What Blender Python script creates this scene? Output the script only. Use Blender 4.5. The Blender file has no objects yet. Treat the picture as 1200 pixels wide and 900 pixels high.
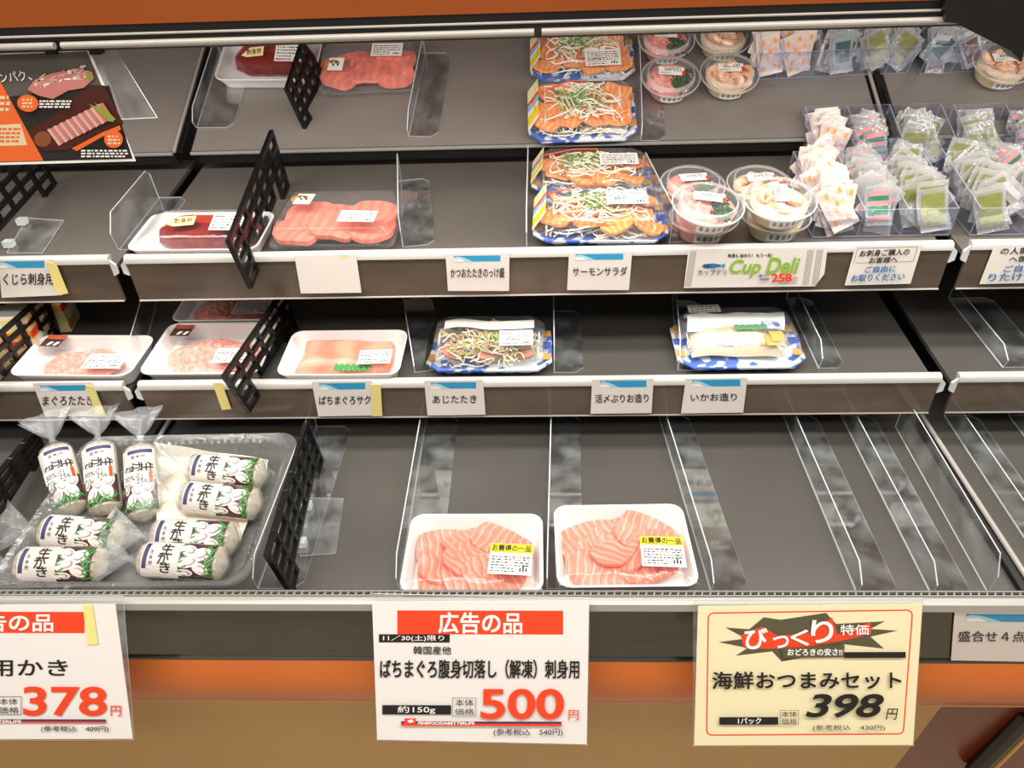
import bpy, math, random
from math import sin, cos, pi, radians
from mathutils import Vector, Matrix, noise

C = bpy.context.scene.collection
sc = bpy.context.scene
random.seed(7)

# ------------------------------------------------------------------ camera
CAM_H = 1.6
FPX = 870.4
def cam_axes():
    p, yw, r = radians(37.13), radians(2.84), radians(2.28)
    fwd = Vector((-sin(yw)*cos(p), cos(yw)*cos(p), -sin(p)))
    right = Vector((cos(yw), sin(yw), 0))
    down = fwd.cross(right)
    return (right*cos(r)+down*sin(r), down*cos(r)-right*sin(r), fwd)
RT, DN, FW = cam_axes()
cam = bpy.data.cameras.new('camera')
cam.sensor_width = 36; cam.lens = FPX/1200*36; cam.clip_start = .01
camo = bpy.data.objects.new('camera', cam); C.objects.link(camo)
m = Matrix((RT, -DN, -FW)).transposed().to_4x4(); m.translation = (0, 0, CAM_H)
camo.matrix_world = m
sc.camera = camo
sc.cycles.transparent_max_bounces = 40

# ------------------------------------------------------------------ light
sc.view_settings.view_transform = 'Standard'
sc.view_settings.look = 'None'
sc.view_settings.exposure = 0.0
sc.view_settings.gamma = 1
sc.view_settings.use_curve_mapping = False
w = bpy.data.worlds.new('world'); sc.world = w; w.use_nodes = True
w.node_tree.nodes['Background'].inputs[0].default_value = (1.0, .95, .88, 1)
w.node_tree.nodes['Background'].inputs[1].default_value = .25
def area(name, loc, rot, sx, sy, power, col):
    l = bpy.data.lights.new(name, 'AREA'); l.shape = 'RECTANGLE'; l.size = sx; l.size_y = sy
    l.energy = power; l.color = col
    o = bpy.data.objects.new(name, l); C.objects.link(o); o.location = loc; o.rotation_euler = rot
    return o
area('store_ceiling_light', (-.2, -.9, 3.0), (0, 0, 0), 3.4, .5, 42, (1, .95, .88))
area('store_ceiling_light', (.1, .12, 3.0), (0, 0, 0), 3.4, .3, 72, (1, .95, .88))
area('canopy_light_strip', (0, .93, 1.415), (radians(20), 0, 0), 2.9, .05, 12.5, (1, .97, .92))

# ------------------------------------------------------------------ pixel rays (1200x900 frame) -> places
def ray(x, y): return RT*(x-600) + DN*(y-450) + FW*FPX
O = Vector((0, 0, CAM_H))
def at_y(x, y, Y):
    d = ray(x, y); return O + d*(Y/d.y)
def at_x(x, y, X):
    d = ray(x, y); return O + d*(X/d.x)
def hit(x, y, p, n):
    d = ray(x, y); return O + d*(n.dot(p-O)/n.dot(d))
PL = {'rear': (1.27, 1.153, 26), 'upper': (.975, 1.084, 5), 'lower': (.889, .914, 3), 'deck': (.6, .81, 0)}
def plane(pl):
    Y, Z, t = PL[pl]; t = radians(t)
    return Vector((0, Y, Z)), Vector((0, -sin(t), cos(t)))
def on(pl, h, x, y):
    p, n = plane(pl); return hit(x, y, p+n*h, n)

# ------------------------------------------------------------------ materials
def lin(h):
    if not isinstance(h, str): return (*h, 1)
    c = [int(h[i:i+2], 16)/255 for i in (0, 2, 4)]
    return tuple((v/12.92 if v <= .04045 else ((v+.055)/1.055)**2.4) for v in c)+(1,)
MC = {}
def mat(name, col, rough=.5, metal=0, spec=.5, col2=None, scale=40, bump=0, detail=3, tex='noise', lo=.35, hi=.65, sss=0, stretch=None, bscale=None):
    if name in MC: return MC[name]
    M = bpy.data.materials.new(name); M.use_nodes = True; MC[name] = M
    N, L = M.node_tree.nodes, M.node_tree.links
    b = N['Principled BSDF']
    b.inputs['Base Color'].default_value = lin(col)
    b.inputs['Roughness'].default_value = rough; b.inputs['Metallic'].default_value = metal
    b.inputs['Specular IOR Level'].default_value = spec
    if sss: b.inputs['Subsurface Weight'].default_value = sss; b.inputs['Subsurface Radius'].default_value = (.01, .004, .003)
    if col2 or bump:
        tc = N.new('ShaderNodeTexCoord'); mp = N.new('ShaderNodeMapping'); L.new(tc.outputs['Object'], mp.inputs[0])
        if stretch: mp.inputs['Scale'].default_value = stretch
        if tex == 'wave':
            t = N.new('ShaderNodeTexWave'); t.inputs['Scale'].default_value = scale; t.inputs['Distortion'].default_value = 5; t.inputs['Detail'].default_value = 2
            t.inputs['Detail Scale'].default_value = 1.2
            f = t.outputs['Fac']
        elif tex == 'voronoi':
            t = N.new('ShaderNodeTexVoronoi'); t.inputs['Scale'].default_value = scale; f = t.outputs['Distance']
        else:
            t = N.new('ShaderNodeTexNoise'); t.inputs['Scale'].default_value = scale; t.inputs['Detail'].default_value = detail; f = t.outputs['Fac']
        L.new(mp.outputs[0], t.inputs['Vector'])
        if col2:
            cr = N.new('ShaderNodeValToRGB'); L.new(f, cr.inputs[0])
            cr.color_ramp.elements[0].position = lo; cr.color_ramp.elements[0].color = lin(col)
            cr.color_ramp.elements[1].position = hi; cr.color_ramp.elements[1].color = lin(col2)
            L.new(cr.outputs[0], b.inputs['Base Color'])
        if bump:
            bp = N.new('ShaderNodeBump'); bp.inputs['Strength'].default_value = bump; bp.inputs['Distance'].default_value = .002
            if bscale:
                t2 = N.new('ShaderNodeTexNoise'); t2.inputs['Scale'].default_value = bscale; L.new(mp.outputs[0], t2.inputs['Vector']); f = t2.outputs['Fac']
            L.new(f, bp.inputs['Height']); L.new(bp.outputs[0], b.inputs['Normal'])
    return M
def clear(name, tint=(.97, .98, .98), ior=1.5, rough=.03, haze=.02, hazecol=(.9, .92, .93), bump=0, bscale=30, smear=0):
    if name in MC: return MC[name]
    M = bpy.data.materials.new(name); M.use_nodes = True; MC[name] = M
    N, L = M.node_tree.nodes, M.node_tree.links
    N.remove(N['Principled BSDF'])
    out = N['Material Output']
    tr = N.new('ShaderNodeBsdfTransparent'); tr.inputs[0].default_value = (*tint, 1)
    gl = N.new('ShaderNodeBsdfGlossy'); gl.inputs['Roughness'].default_value = rough
    df = N.new('ShaderNodeBsdfDiffuse'); df.inputs[0].default_value = (*hazecol, 1)
    # reflectance from the angle alone (Schlick), the same on both faces of a thin sheet
    fr = N.new('ShaderNodeLayerWeight'); fr.inputs[0].default_value = .5
    pw = N.new('ShaderNodeMath'); pw.operation = 'POWER'; pw.inputs[1].default_value = 4.5; L.new(fr.outputs['Facing'], pw.inputs[0])
    f0 = ((ior-1)/(ior+1))**2
    sch = N.new('ShaderNodeMapRange'); sch.inputs[3].default_value = f0; sch.inputs[4].default_value = .9; L.new(pw.outputs[0], sch.inputs[0])
    m1 = N.new('ShaderNodeMixShader'); m1.inputs[0].default_value = haze
    L.new(tr.outputs[0], m1.inputs[1]); L.new(df.outputs[0], m1.inputs[2])
    m2 = N.new('ShaderNodeMixShader'); L.new(sch.outputs[0], m2.inputs[0]); L.new(m1.outputs[0], m2.inputs[1]); L.new(gl.outputs[0], m2.inputs[2])
    L.new(m2.outputs[0], out.inputs[0])
    if bump or smear:
        tc = N.new('ShaderNodeTexCoord'); t = N.new('ShaderNodeTexNoise'); t.inputs['Scale'].default_value = bscale; t.inputs['Detail'].default_value = 6
        L.new(tc.outputs['Object'], t.inputs['Vector'])
    if bump:
        bp = N.new('ShaderNodeBump'); bp.inputs['Strength'].default_value = bump; bp.inputs['Distance'].default_value = .004
        L.new(t.outputs['Fac'], bp.inputs['Height'])
        L.new(bp.outputs[0], gl.inputs['Normal']); L.new(bp.outputs[0], fr.inputs['Normal'])
    if smear:
        mr = N.new('ShaderNodeMapRange'); mr.inputs[1].default_value = .4; mr.inputs[2].default_value = .75; mr.inputs[3].default_value = haze*.3; mr.inputs[4].default_value = smear
        L.new(t.outputs['Fac'], mr.inputs[0]); L.new(mr.outputs[0], m1.inputs[0])
    return M
ACR = clear('clear_acrylic', ior=1.55, haze=.03, smear=.12, bscale=22)
ACRB = clear('clear_acrylic_base', ior=2.9, rough=.06, haze=.06, smear=.16, bscale=22)
EDGE = clear('polished_acrylic_edge', tint=(.9, .93, .95), ior=1.7, rough=.2, haze=.62, hazecol=(.9, .92, .93))
BIN = clear('bin_acrylic', tint=(.92, .93, .97), ior=1.5, haze=.03, smear=.1, bscale=18)
BINE = clear('bin_acrylic_edge', tint=(.6, .62, .82), ior=1.6, rough=.2, haze=.45, hazecol=(.62, .64, .8))
FILM = clear('stretch_film', ior=1.38, rough=.06, haze=.012, bump=.55, bscale=14)
RIMM = clear('lid_rim_painted_highlight', ior=1.6, rough=.08, haze=.3, hazecol=(.95, .95, .94))  # pale haze painted in for the white ring highlights of the cup lids
LID = clear('clear_plastic_lid', ior=1.5, rough=.05, haze=.045, bump=.35, bscale=40)
CUPM = clear('clear_cup_plastic', ior=1.42, rough=.06, haze=.06, bump=.2, bscale=60)
BAGF = clear('clear_bag_film', ior=1.45, rough=.1, haze=.12, bump=1.0, bscale=45)
TRAYC = clear('clear_ribbed_tray_plastic', ior=1.9, rough=.08, haze=.06, bump=.8, bscale=60)
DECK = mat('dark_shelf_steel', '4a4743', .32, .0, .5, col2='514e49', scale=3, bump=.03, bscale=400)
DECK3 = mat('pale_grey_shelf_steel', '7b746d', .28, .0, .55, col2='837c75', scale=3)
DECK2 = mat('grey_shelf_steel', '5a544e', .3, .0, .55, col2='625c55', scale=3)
BLACK = mat('black_plastic', '0c0b0b', .35, 0, .5)
BLACKM = mat('black_painted_metal', '141212', .4, 0, .5)
RAIL = mat('smoky_price_channel', '564a40', .14, .0, .7, col2='66574a', scale=4, stretch=(1, 5, 5), bump=0)
BAND = mat('olive_front_channel', '2c2c26', .14, 0, .7, col2='3c3a30', scale=4, stretch=(1, 5, 5))
LIPW = mat('pale_rail_lip_plastic', 'b9b4ae', .22, .0, .6)
SILVER = mat('silver_rail_plastic', 'aaa49d', .25, .0, .6)
LIP = mat('pale_lip_steel', 'a9a69e', .35, .1, .5)
CANOPY = mat('orange_brown_paint', 'a04c19', .3, 0, .5, col2='a9531e', scale=2)
BUMP = mat('orange_bumper_vinyl', 'c4662b', .33, 0, .5, col2='cc6e30', scale=3)
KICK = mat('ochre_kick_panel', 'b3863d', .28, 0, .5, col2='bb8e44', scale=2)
KICK_REFL = mat('kick_panel_painted_reflection', '6a2a14', .25, 0, .5)  # blurred reflection on the kick panel, painted as a separate russet colour
WHITE = mat('white_foam', 'f0ebe8', .55, 0, .3, sss=0)
PAPER = mat('white_card', 'e6ddd5', .6)
PAPER2 = mat('white_sign_paper', 'e8e2dd', .5)
CREAM = mat('cream_sign_paper', 'e9dcb2', .5)
LABEL = mat('label_paper', 'f1ede6', .55)
INK = mat('black_ink', '1c1612', .6)
GREY = mat('grey_ink', '8c8781', .6)
RED = mat('orange_red_ink', 'e8431c', .55)
BLUE = mat('blue_ink', '2f9ac8', .55)
PBLUE = mat('pale_blue_ink', 'a9d6e6', .55)
DBLUE = mat('deep_blue_ink', '1f6fae', .55)
NAVY = mat('navy_ink', '3b3560', .55)
GREEN = mat('lime_green_ink', '8cb72c', .55)
YEL = mat('yellow_ink', 'f6d71c', .55)
TAPE = mat('yellow_tape', 'eedc8a', .55)
WINK = mat('white_ink', 'f6f2ec', .55)
KHAKI = mat('khaki_ink', '57503a', .55)

# ------------------------------------------------------------------ mesh helper
class MB:
    def __init__(s): s.v = []; s.f = []; s.m = []
    def add(s, vs, fs, mi=0):
        o = len(s.v); s.v += [Vector(v) for v in vs]
        for k, f in enumerate(fs): s.f.append([i+o for i in f]); s.m.append(mi if isinstance(mi, int) else mi[k])
        return s
    def box(s, c, sz, mi=0, rot=None):
        c = Vector(c); h = [a/2 for a in sz]
        vs = [Vector((x*h[0], y*h[1], z*h[2])) for x in (-1, 1) for y in (-1, 1) for z in (-1, 1)]
        if rot is not None: vs = [rot @ v for v in vs]
        return s.add([v+c for v in vs], [(0, 1, 3, 2), (4, 6, 7, 5), (0, 4, 5, 1), (2, 3, 7, 6), (0, 2, 6, 4), (1, 5, 7, 3)], mi)
    def hexa(s, a, mi=0):   # eight corners: lower four, upper four (same order)
        return s.add(a, [(3, 2, 1, 0), (4, 5, 6, 7), (0, 1, 5, 4), (1, 2, 6, 5), (2, 3, 7, 6), (3, 0, 4, 7)], mi)
    def slab(s, poly, n, mi=0, me=None):   # polygon of 3d points extruded along n; edge faces take me
        k = len(poly); n = Vector(n); me = mi if me is None else me
        vs = [Vector(p) for p in poly]+[Vector(p)+n for p in poly]
        fs = [list(range(k))[::-1], list(range(k, 2*k))]+[(i, (i+1) % k, k+(i+1) % k, k+i) for i in range(k)]
        return s.add(vs, fs, [mi, mi]+[me]*k)
    def tube(s, pts, r, n=6, mi=0, cap=True):
        pts = [Vector(p) for p in pts]; rs = r if isinstance(r, (list, tuple)) else [r]*len(pts); vs = []; fs = []
        for i, p in enumerate(pts):
            t = (pts[min(i+1, len(pts)-1)]-pts[max(i-1, 0)]).normalized()
            a = t.cross(Vector((0, 0, 1)) if abs(t.z) < .9 else Vector((1, 0, 0))).normalized(); b = t.cross(a)
            vs += [p+(a*cos(2*pi*k/n)+b*sin(2*pi*k/n))*rs[i] for k in range(n)]
        for i in range(len(pts)-1):
            for k in range(n): fs.append((i*n+k, i*n+(k+1) % n, (i+1)*n+(k+1) % n, (i+1)*n+k))
        if cap: fs += [list(range(n))[::-1], [(len(pts)-1)*n+k for k in range(n)]]
        return s.add(vs, fs, mi)
    def loft(s, rings, mi=0, cap0=True, cap1=True):
        n = len(rings[0]); vs = [p for r in rings for p in r]; fs = []
        for i in range(len(rings)-1):
            for k in range(n): fs.append((i*n+k, i*n+(k+1) % n, (i+1)*n+(k+1) % n, (i+1)*n+k))
        if cap0: fs.append(list(range(n))[::-1])
        if cap1: fs.append([(len(rings)-1)*n+k for k in range(n)])
        return s.add(vs, fs, mi)
    def lathe(s, prof, n=32, mi=0, c=(0, 0, 0), cap0=False, cap1=False):
        return s.loft([[Vector((c[0]+r*cos(2*pi*k/n), c[1]+r*sin(2*pi*k/n), c[2]+z)) for k in range(n)] for r, z in prof], mi, cap0, cap1)
    def surf(s, fn, nu, nv, mi=0, th=0):   # fn(u,v) -> point; th>0 adds an underside and rim
        vs = [Vector(fn(i/nu, j/nv)) for j in range(nv+1) for i in range(nu+1)]
        q = lambda i, j: j*(nu+1)+i
        fs = [(q(i, j), q(i+1, j), q(i+1, j+1), q(i, j+1)) for j in range(nv) for i in range(nu)]
        if th:
            k = len(vs); vs += [v-Vector((0, 0, th)) for v in vs]
            fs += [tuple(a+k for a in f[::-1]) for f in fs]
            bd = [q(i, 0) for i in range(nu)]+[q(nu, j) for j in range(nv)]+[q(i, nv) for i in range(nu, 0, -1)]+[q(0, j) for j in range(nv, 0, -1)]
            fs += [(bd[i], bd[i]+k, bd[(i+1) % len(bd)]+k, bd[(i+1) % len(bd)]) for i in range(len(bd))]
        return s.add(vs, fs, mi)
    def build(s, name, mats, parent=None, smooth=False, off=None, kind=None):
        me = bpy.data.meshes.new(name)
        vs = s.v if off is None else [v-off for v in s.v]
        me.from_pydata([tuple(v) for v in vs], [], s.f)
        for mm in (mats if isinstance(mats, (list, tuple)) else [mats]): me.materials.append(mm)
        me.polygons.foreach_set('material_index', s.m)
        if smooth:
            me.polygons.foreach_set('use_smooth', [True]*len(me.polygons))
            me.set_sharp_from_angle(angle=radians(smooth if smooth is not True else 40))
        me.update()
        o = bpy.data.objects.new(name, me); C.objects.link(o)
        if parent: o.parent = parent
        if kind: o['kind'] = kind
        return o
def empty(name, label, cat, mtx=None, group=None):
    o = bpy.data.objects.new(name, None); C.objects.link(o); o.empty_display_size = .02
    if mtx is not None: o.matrix_world = mtx if isinstance(mtx, Matrix) else Matrix.Translation(mtx)
    return tag(o, label, cat, group)
def tag(o, label, cat, group=None):
    o['label'] = label; o['category'] = cat
    if group: o['group'] = group
    return o
def copy_tree(o, parent=None):
    c = o.copy(); C.objects.link(c)
    if parent: c.parent = parent
    for ch in o.children: copy_tree(ch, c)
    return c
def rrect(w, d, r, z, n=5, cx=0, cy=0):
    pts = []
    for (sx, sy, a0) in ((1, 1, 0), (-1, 1, 90), (-1, -1, 180), (1, -1, 270)):
        for k in range(n+1):
            a = radians(a0+90*k/n); pts.append(Vector((cx+sx*(w/2-r)+r*cos(a), cy+sy*(d/2-r)+r*sin(a), z)))
    return pts
def frame(pl, h, FL, FR, B, zrot=0):
    a, b, c = on(pl, h, *FL), on(pl, h, *FR), on(pl, h, *B)
    u = b-a; W = u.length; u.normalize(); v = c-a; n = plane(pl)[1]; D = (v-u*v.dot(u)).length
    y = n.cross(u); ctr = (a+b)/2+y*D/2-n*h
    M = Matrix((u, y, n)).transposed().to_4x4(); M.translation = ctr
    return M, W, D

# ------------------------------------------------------------------ lettering (flat print on labels and signs)
TC = {}
def glyphs(body, bold=0, shear=0):
    k = (body, bold, shear)
    if k in TC: return TC[k]
    cu = bpy.data.curves.new('lettering', 'FONT'); cu.body = body; cu.offset = bold; cu.shear = shear; cu.resolution_u = 6 if len(body) < 5 else 3
    o = bpy.data.objects.new('lettering', cu); C.objects.link(o)
    dg = bpy.context.evaluated_depsgraph_get(); dg.update()
    me = bpy.data.meshes.new_from_object(o.evaluated_get(dg))
    vs = [(v.co.x, v.co.y) for v in me.vertices]; fs = [tuple(p.vertices) for p in me.polygons]
    bpy.data.objects.remove(o); bpy.data.curves.remove(cu); bpy.data.meshes.remove(me)
    x0 = min(v[0] for v in vs); x1 = max(v[0] for v in vs); y0 = min(v[1] for v in vs); y1 = max(v[1] for v in vs)
    TC[k] = ([((x-x0)/(x1-x0), (y-y0)/max(y1-y0, 1e-6)) for x, y in vs], fs)
    return TC[k]
class Sheet:
    """A flat printed thing lying in the plane through p with normal n; shapes are given where they show."""
    def __init__(s, p, n, slope=0, xc=0): s.p = Vector(p); s.n = Vector(n).normalized(); s.mb = MB(); s.sl = slope; s.xc = xc; s.k = 1; s.mats = []
    def mi(s, M):
        if M not in s.mats: s.mats.append(M)
        return s.mats.index(M)
    def P(s, x, y, e=None):
        y = y+s.sl*(x-s.xc)
        e = s.k*.00012 if e is None else e
        return hit(x, y, s.p+s.n*e, s.n)
    def poly(s, pts, M):
        s.mb.add([s.P(*q) for q in pts], [tuple(range(len(pts)))], s.mi(M)); s.k += 1
    def rect(s, x0, y0, x1, y1, M): s.poly([(x0, y0), (x1, y0), (x1, y1), (x0, y1)], M)
    def ell(s, x, y, rx, ry, M, rot=0, n=20):
        c, q = cos(rot), sin(rot)
        s.poly([(x+rx*cos(2*pi*k/n)*c-ry*sin(2*pi*k/n)*q, y+rx*cos(2*pi*k/n)*q+ry*sin(2*pi*k/n)*c) for k in range(n)], M)
    def frame(s, x0, y0, x1, y1, t, M):
        for a in ((x0, y0, x1, y0+t), (x0, y1-t, x1, y1), (x0, y0, x0+t, y1), (x1-t, y0, x1, y1)): s.rect(*a, M)
    def text(s, body, x0, y0, x1, y1, M, bold=0, shear=0, quad=None):
        if bold and any(ord(c) > 0x2fff for c in body):
            qq = quad or ((x0, y0), (x1, y0), (x1, y1), (x0, y1)); t = min(bold, .03)*.7*abs(qq[3][1]-qq[0][1])
            for dx, dy in ((-t, -t), (t, -t), (t, t), (-t, t)):
                s.text(body, 0, 0, 0, 0, M, 0, shear, tuple((a+dx, b+dy) for a, b in qq))
            return
        vs, fs = glyphs(body, bold, shear)
        q = quad or ((x0, y0), (x1, y0), (x1, y1), (x0, y1))
        tl, tr, br, bl = q
        out = []
        for u, v in vs:
            a = (bl[0]+(br[0]-bl[0])*u, bl[1]+(br[1]-bl[1])*u); b = (tl[0]+(tr[0]-tl[0])*u, tl[1]+(tr[1]-tl[1])*u)
            out.append(s.P(a[0]+(b[0]-a[0])*v, a[1]+(b[1]-a[1])*v))
        s.mb.add(out, fs, s.mi(M)); s.k += 1
    def dashes(s, x0, y0, x1, y1, rows, M, seed=0):
        R = random.Random(seed); hgt = (y1-y0)/rows
        for i in range(rows):
            x = x0
            while x < x1-2:
                l = R.uniform(2, 6); s.rect(x, y0+i*hgt+hgt*.2, min(x+l, x1), y0+i*hgt+hgt*.75, M); x += l+R.uniform(.8, 2.2)
                s.k -= 1
        s.k += 1
    def body(s, pts, M, th=.001):
        P = [s.P(*q, e=0) for q in pts]; s.mb.slab(P, -s.n*th, s.mi(M))
        s.c = sum(P, Vector())/len(P)
        return s
    def build(s, name, root, split=None): return s.mb.build(name, s.mats, root, off=root.matrix_world.translation)
def sticker(rows, w, d, th=.0004, base=None, seed=0, texts=(), banner=None, bars=True, code=True):
    """printed label lying flat, centred, local z up: list of texts (body,x0,y0,x1,y1,mat,bold) in 0..1 with y up"""
    mb = MB(); mats = [base or LABEL, INK, GREY, YEL, RED]; R = random.Random(seed)
    mb.box((0, 0, 0), (w, d, th)); z = th/2+.0001
    def r(x0, y0, x1, y1, mi, zz=0):
        mb.add([((x0-.5)*w, (y0-.5)*d, z+zz), ((x1-.5)*w, (y0-.5)*d, z+zz), ((x1-.5)*w, (y1-.5)*d, z+zz), ((x0-.5)*w, (y1-.5)*d, z+zz)], [(0, 1, 2, 3)], mi)
    top = .93
    if banner:
        r(0, .7, 1, 1, 3); top = .64
    if bars:
        for i in range(rows):
            y = top-(i+1)*(top-.08)/rows; x = .06; xe = .94 if i < rows-2 or not code else .6
            hh = (top-.08)/rows*.42
            while x < xe:
                l = R.uniform(.03, .1); r(x, y, min(x+l, xe), y+hh, 1 if R.random() < .6 else 2); x += l+R.uniform(.012, .04)
    if code:
        for k in range(3): r(.72+.07*k, .1, .76+.07*k, .22+.05*(k % 2), 1)
    order = {INK: 1, GREY: 2, YEL: 3, RED: 4}
    for (body, x0, y0, x1, y1, M, bold) in texts:
        vs, fs = glyphs(body, bold)
        mb.add([((x0+(x1-x0)*u-.5)*w, (y0+(y1-y0)*v-.5)*d, z+.0002) for u, v in vs], fs, order[M])
    return mb, mats
def put(mbm, name, parent, loc, rz=0, rx=0, ry=0):
    mb, mats = mbm
    o = mb.build(name, mats, parent); o.location = loc; o.rotation_euler = (rx, ry, rz); return o

# ================================================================== SETTING
fl = MB(); fl.box((0, .2, -.02), (6, 5, .04))
o = fl.build('floor', mat('pale_store_floor', 'b8a68c', .35, col2='c2b197', scale=2)); o['kind'] = 'structure'

# ------------------------------------------------------------------ the refrigerated case
XL, XR = -.629, .600            # joints between sections
XA, XB = -1.85, 1.75
case = empty('refrigerated_display_case', 'open-front black and orange-brown refrigerated display case holding the shelves', 'display case', (0, .55, 0))
OC = Vector((0, .55, 0))
def cpart(mb, name, mats, smooth=False): return mb.build(name, mats, case, smooth, off=OC)
ln = XB-XA; xm = (XA+XB)/2
def zr(Y, k): return CAM_H+Y*k      # height of a line seen at slope k
# canopy: fascia, dark edge, bright strip
Yc = .86
b = MB()
b.slab([(XA, Yc, zr(Yc, -.187)), (XA, Yc-.012, zr(Yc, -.12)), (XA, Yc, 1.66), (XA, 1.6, 1.66), (XA, 1.6, 1.63), (XA, Yc+.03, 1.6), (XA, Yc+.03, zr(Yc, -.187))], (ln, 0, 0))
cpart(b, 'canopy_fascia', CANOPY)
b = MB()
b.slab([(XA, Yc+.001, zr(Yc, -.187)), (XA, Yc+.001, zr(Yc, -.204)), (XA, Yc+.028, zr(Yc, -.204)), (XA, Yc+.028, zr(Yc, -.187))], (ln, 0, 0))
b.slab([(XA, Yc+.004, zr(Yc, -.204)), (XA, Yc+.012, zr(Yc, -.2195)), (XA, Yc+.03, zr(Yc, -.2195)), (XA, Yc+.03, zr(Yc, -.204))], (ln, 0, 0))
cpart(b, 'canopy_edge', BLACKM)
b = MB()
b.tube([(XA, Yc+.001, zr(Yc, -.1985)), (XB, Yc+.001, zr(Yc, -.1985))], .0014, 8)
cpart(b, 'canopy_trim_line', SILVER, True)
b = MB()
for (xa, xb) in ((XA, XL+.1), (XL+.108, -.004), (.004, XR-.07)):
    b.tube([(xa, Yc-.001, zr(Yc, -.2095)), (xb, Yc-.001, zr(Yc, -.2095))], .0038, 10)
cpart(b, 'canopy_light_rail', SILVER, True)
# back wall and dark interior floor
b = MB(); b.box((xm, 1.62, 1.25), (ln, .03, .9)); cpart(b, 'back_panel', DECK2)
# front: lip with air grille, channel, bumper, kick panel
Yl = .55; zl = .858
b = MB()
b.slab([(XA, Yl, zl), (XA, Yl-.004, zl-.002), (XA, Yl-.006, zl-.012), (XA, Yl, zl-.014), (XA, Yl+.006, zl-.014), (XA, Yl+.006, zl)], (ln, 0, 0))
cpart(b, 'front_lip', LIP)
b = MB(); nb = 380
for r_ in range(2):
    yy = Yl+.0065+r_*.006
    b.box((xm, yy, zl+.0005), (ln, .0015, .004))
for k in range(nb):
    x = XA+ln*k/nb
    b.hexa([(x, Yl+.0065, zl-.002), (x+.002, Yl+.0065, zl-.002), (x+.0045, Yl+.0125, zl-.002), (x+.0025, Yl+.0125, zl-.002), (x, Yl+.0065, zl+.0015), (x+.002, Yl+.0065, zl+.0015), (x+.0045, Yl+.0125, zl+.0015), (x+.0025, Yl+.0125, zl+.0015)])
cpart(b, 'air_return_grille', mat('grey_grille_metal', '8d8a84', .4))
b = MB(); b.slab([(XA, Yl+.013, zl), (XA, Yl+.016, zl), (XA, Yl+.016, .805), (XA, Yl+.013, .805)], (ln, 0, 0)); cpart(b, 'grille_backing', BLACK)
b = MB(); b.slab([(XA, Yl-.001, zl-.0145), (XA, Yl-.001, zr(Yl, -1.568)), (XA, Yl+.004, zr(Yl, -1.568)), (XA, Yl+.004, zl-.0145)], (ln, 0, 0))
b.slab([(XA, Yl-.004, zr(Yl, -1.562)), (XA, Yl-.004, zr(Yl, -1.568)), (XA, Yl+.001, zr(Yl, -1.568)), (XA, Yl+.001, zr(Yl, -1.562))], (ln, 0, 0))
cpart(b, 'front_price_channel', BAND)
b = MB(); z0, z1 = zr(Yl, -1.569), zr(Yl, -1.747)
b.slab([(XA, Yl+.002, z0)]+[(XA, Yl-.004-.013*sin(pi*t), z0+(z1-z0)*t) for t in [i/10 for i in range(11)]]+[(XA, Yl+.03, z1), (XA, Yl+.03, z0)], (ln, 0, 0))
cpart(b, 'bumper', BUMP, 30)
b = MB(); b.slab([(XA, Yl-.004, z1), (XA, Yl-.004, z1-.003), (XA, Yl+.01, z1-.003), (XA, Yl+.01, z1)], (ln, 0, 0)); cpart(b, 'bumper_trim', mat('brass_trim', 'c79a62', .3, .2))
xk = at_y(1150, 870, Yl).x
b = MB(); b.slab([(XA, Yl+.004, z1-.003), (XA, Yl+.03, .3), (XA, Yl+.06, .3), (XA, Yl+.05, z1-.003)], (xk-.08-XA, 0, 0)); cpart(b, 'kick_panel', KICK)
b = MB(); b.slab([(xk-.08, Yl+.004, z1-.003), (xk-.08, Yl+.03, .3), (xk-.08, Yl+.06, .3), (xk-.08, Yl+.05, z1-.003)], (XB-xk+.08, 0, 0)); cpart(b, 'kick_panel', KICK_REFL)  # right-hand piece split off to carry the painted reflection
b = MB(); p0, p1 = at_y(1205, 838, Yl+.002), at_y(1140, 905, Yl+.008)  # black tube with brass edge stands for the seam between panel sections
b.tube([p0, p1], .012, 8); b.tube([p0+Vector((.02, -.004, 0)), p1+Vector((.02, -.004, 0))], .0035, 8, 1); cpart(b, 'kick_panel_seam', [BLACK, mat('brass_trim', 'c79a62')], True)
b = MB(); b.box((xm, Yl+.3, .15), (ln, .4, .3)); cpart(b, 'plinth', BLACKM)
# deck plates (three sections) and section dividers on the deck
def deckplate(xa, xb): 
    q = MB(); q.box(((xa+xb)/2, (.57+1.6)/2, .81-.004), (xb-xa-.004, 1.03, .008)); return cpart(q, 'deck_plate', DECK)
deckplate(XA, XL); deckplate(XL, XR); deckplate(XR, XB)
for X in (XL, XR):
    b = MB(); b.box((X, 1.07, .814), (.012, 1.0, .01)); cpart(b, 'section_joint', BLACKM)
    b = MB(); b.tube([(X+.008, .572, .8215), (X+.008, 1.55, .8215)], .0035, 8); cpart(b, 'section_joint_rail', SILVER, True)
# triangular bracket under the canopy
b = MB()
Yb = .85
pts = [at_y(x, y, Yb) for x, y in ((1108, 26), (1120, 27), (1185, 60), (1197, 73), (1210, 20), (1196, -10), (1108, -10))]
b.slab(pts, (0, .03, 0)); cpart(b, 'canopy_bracket', BLACKM)

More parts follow.
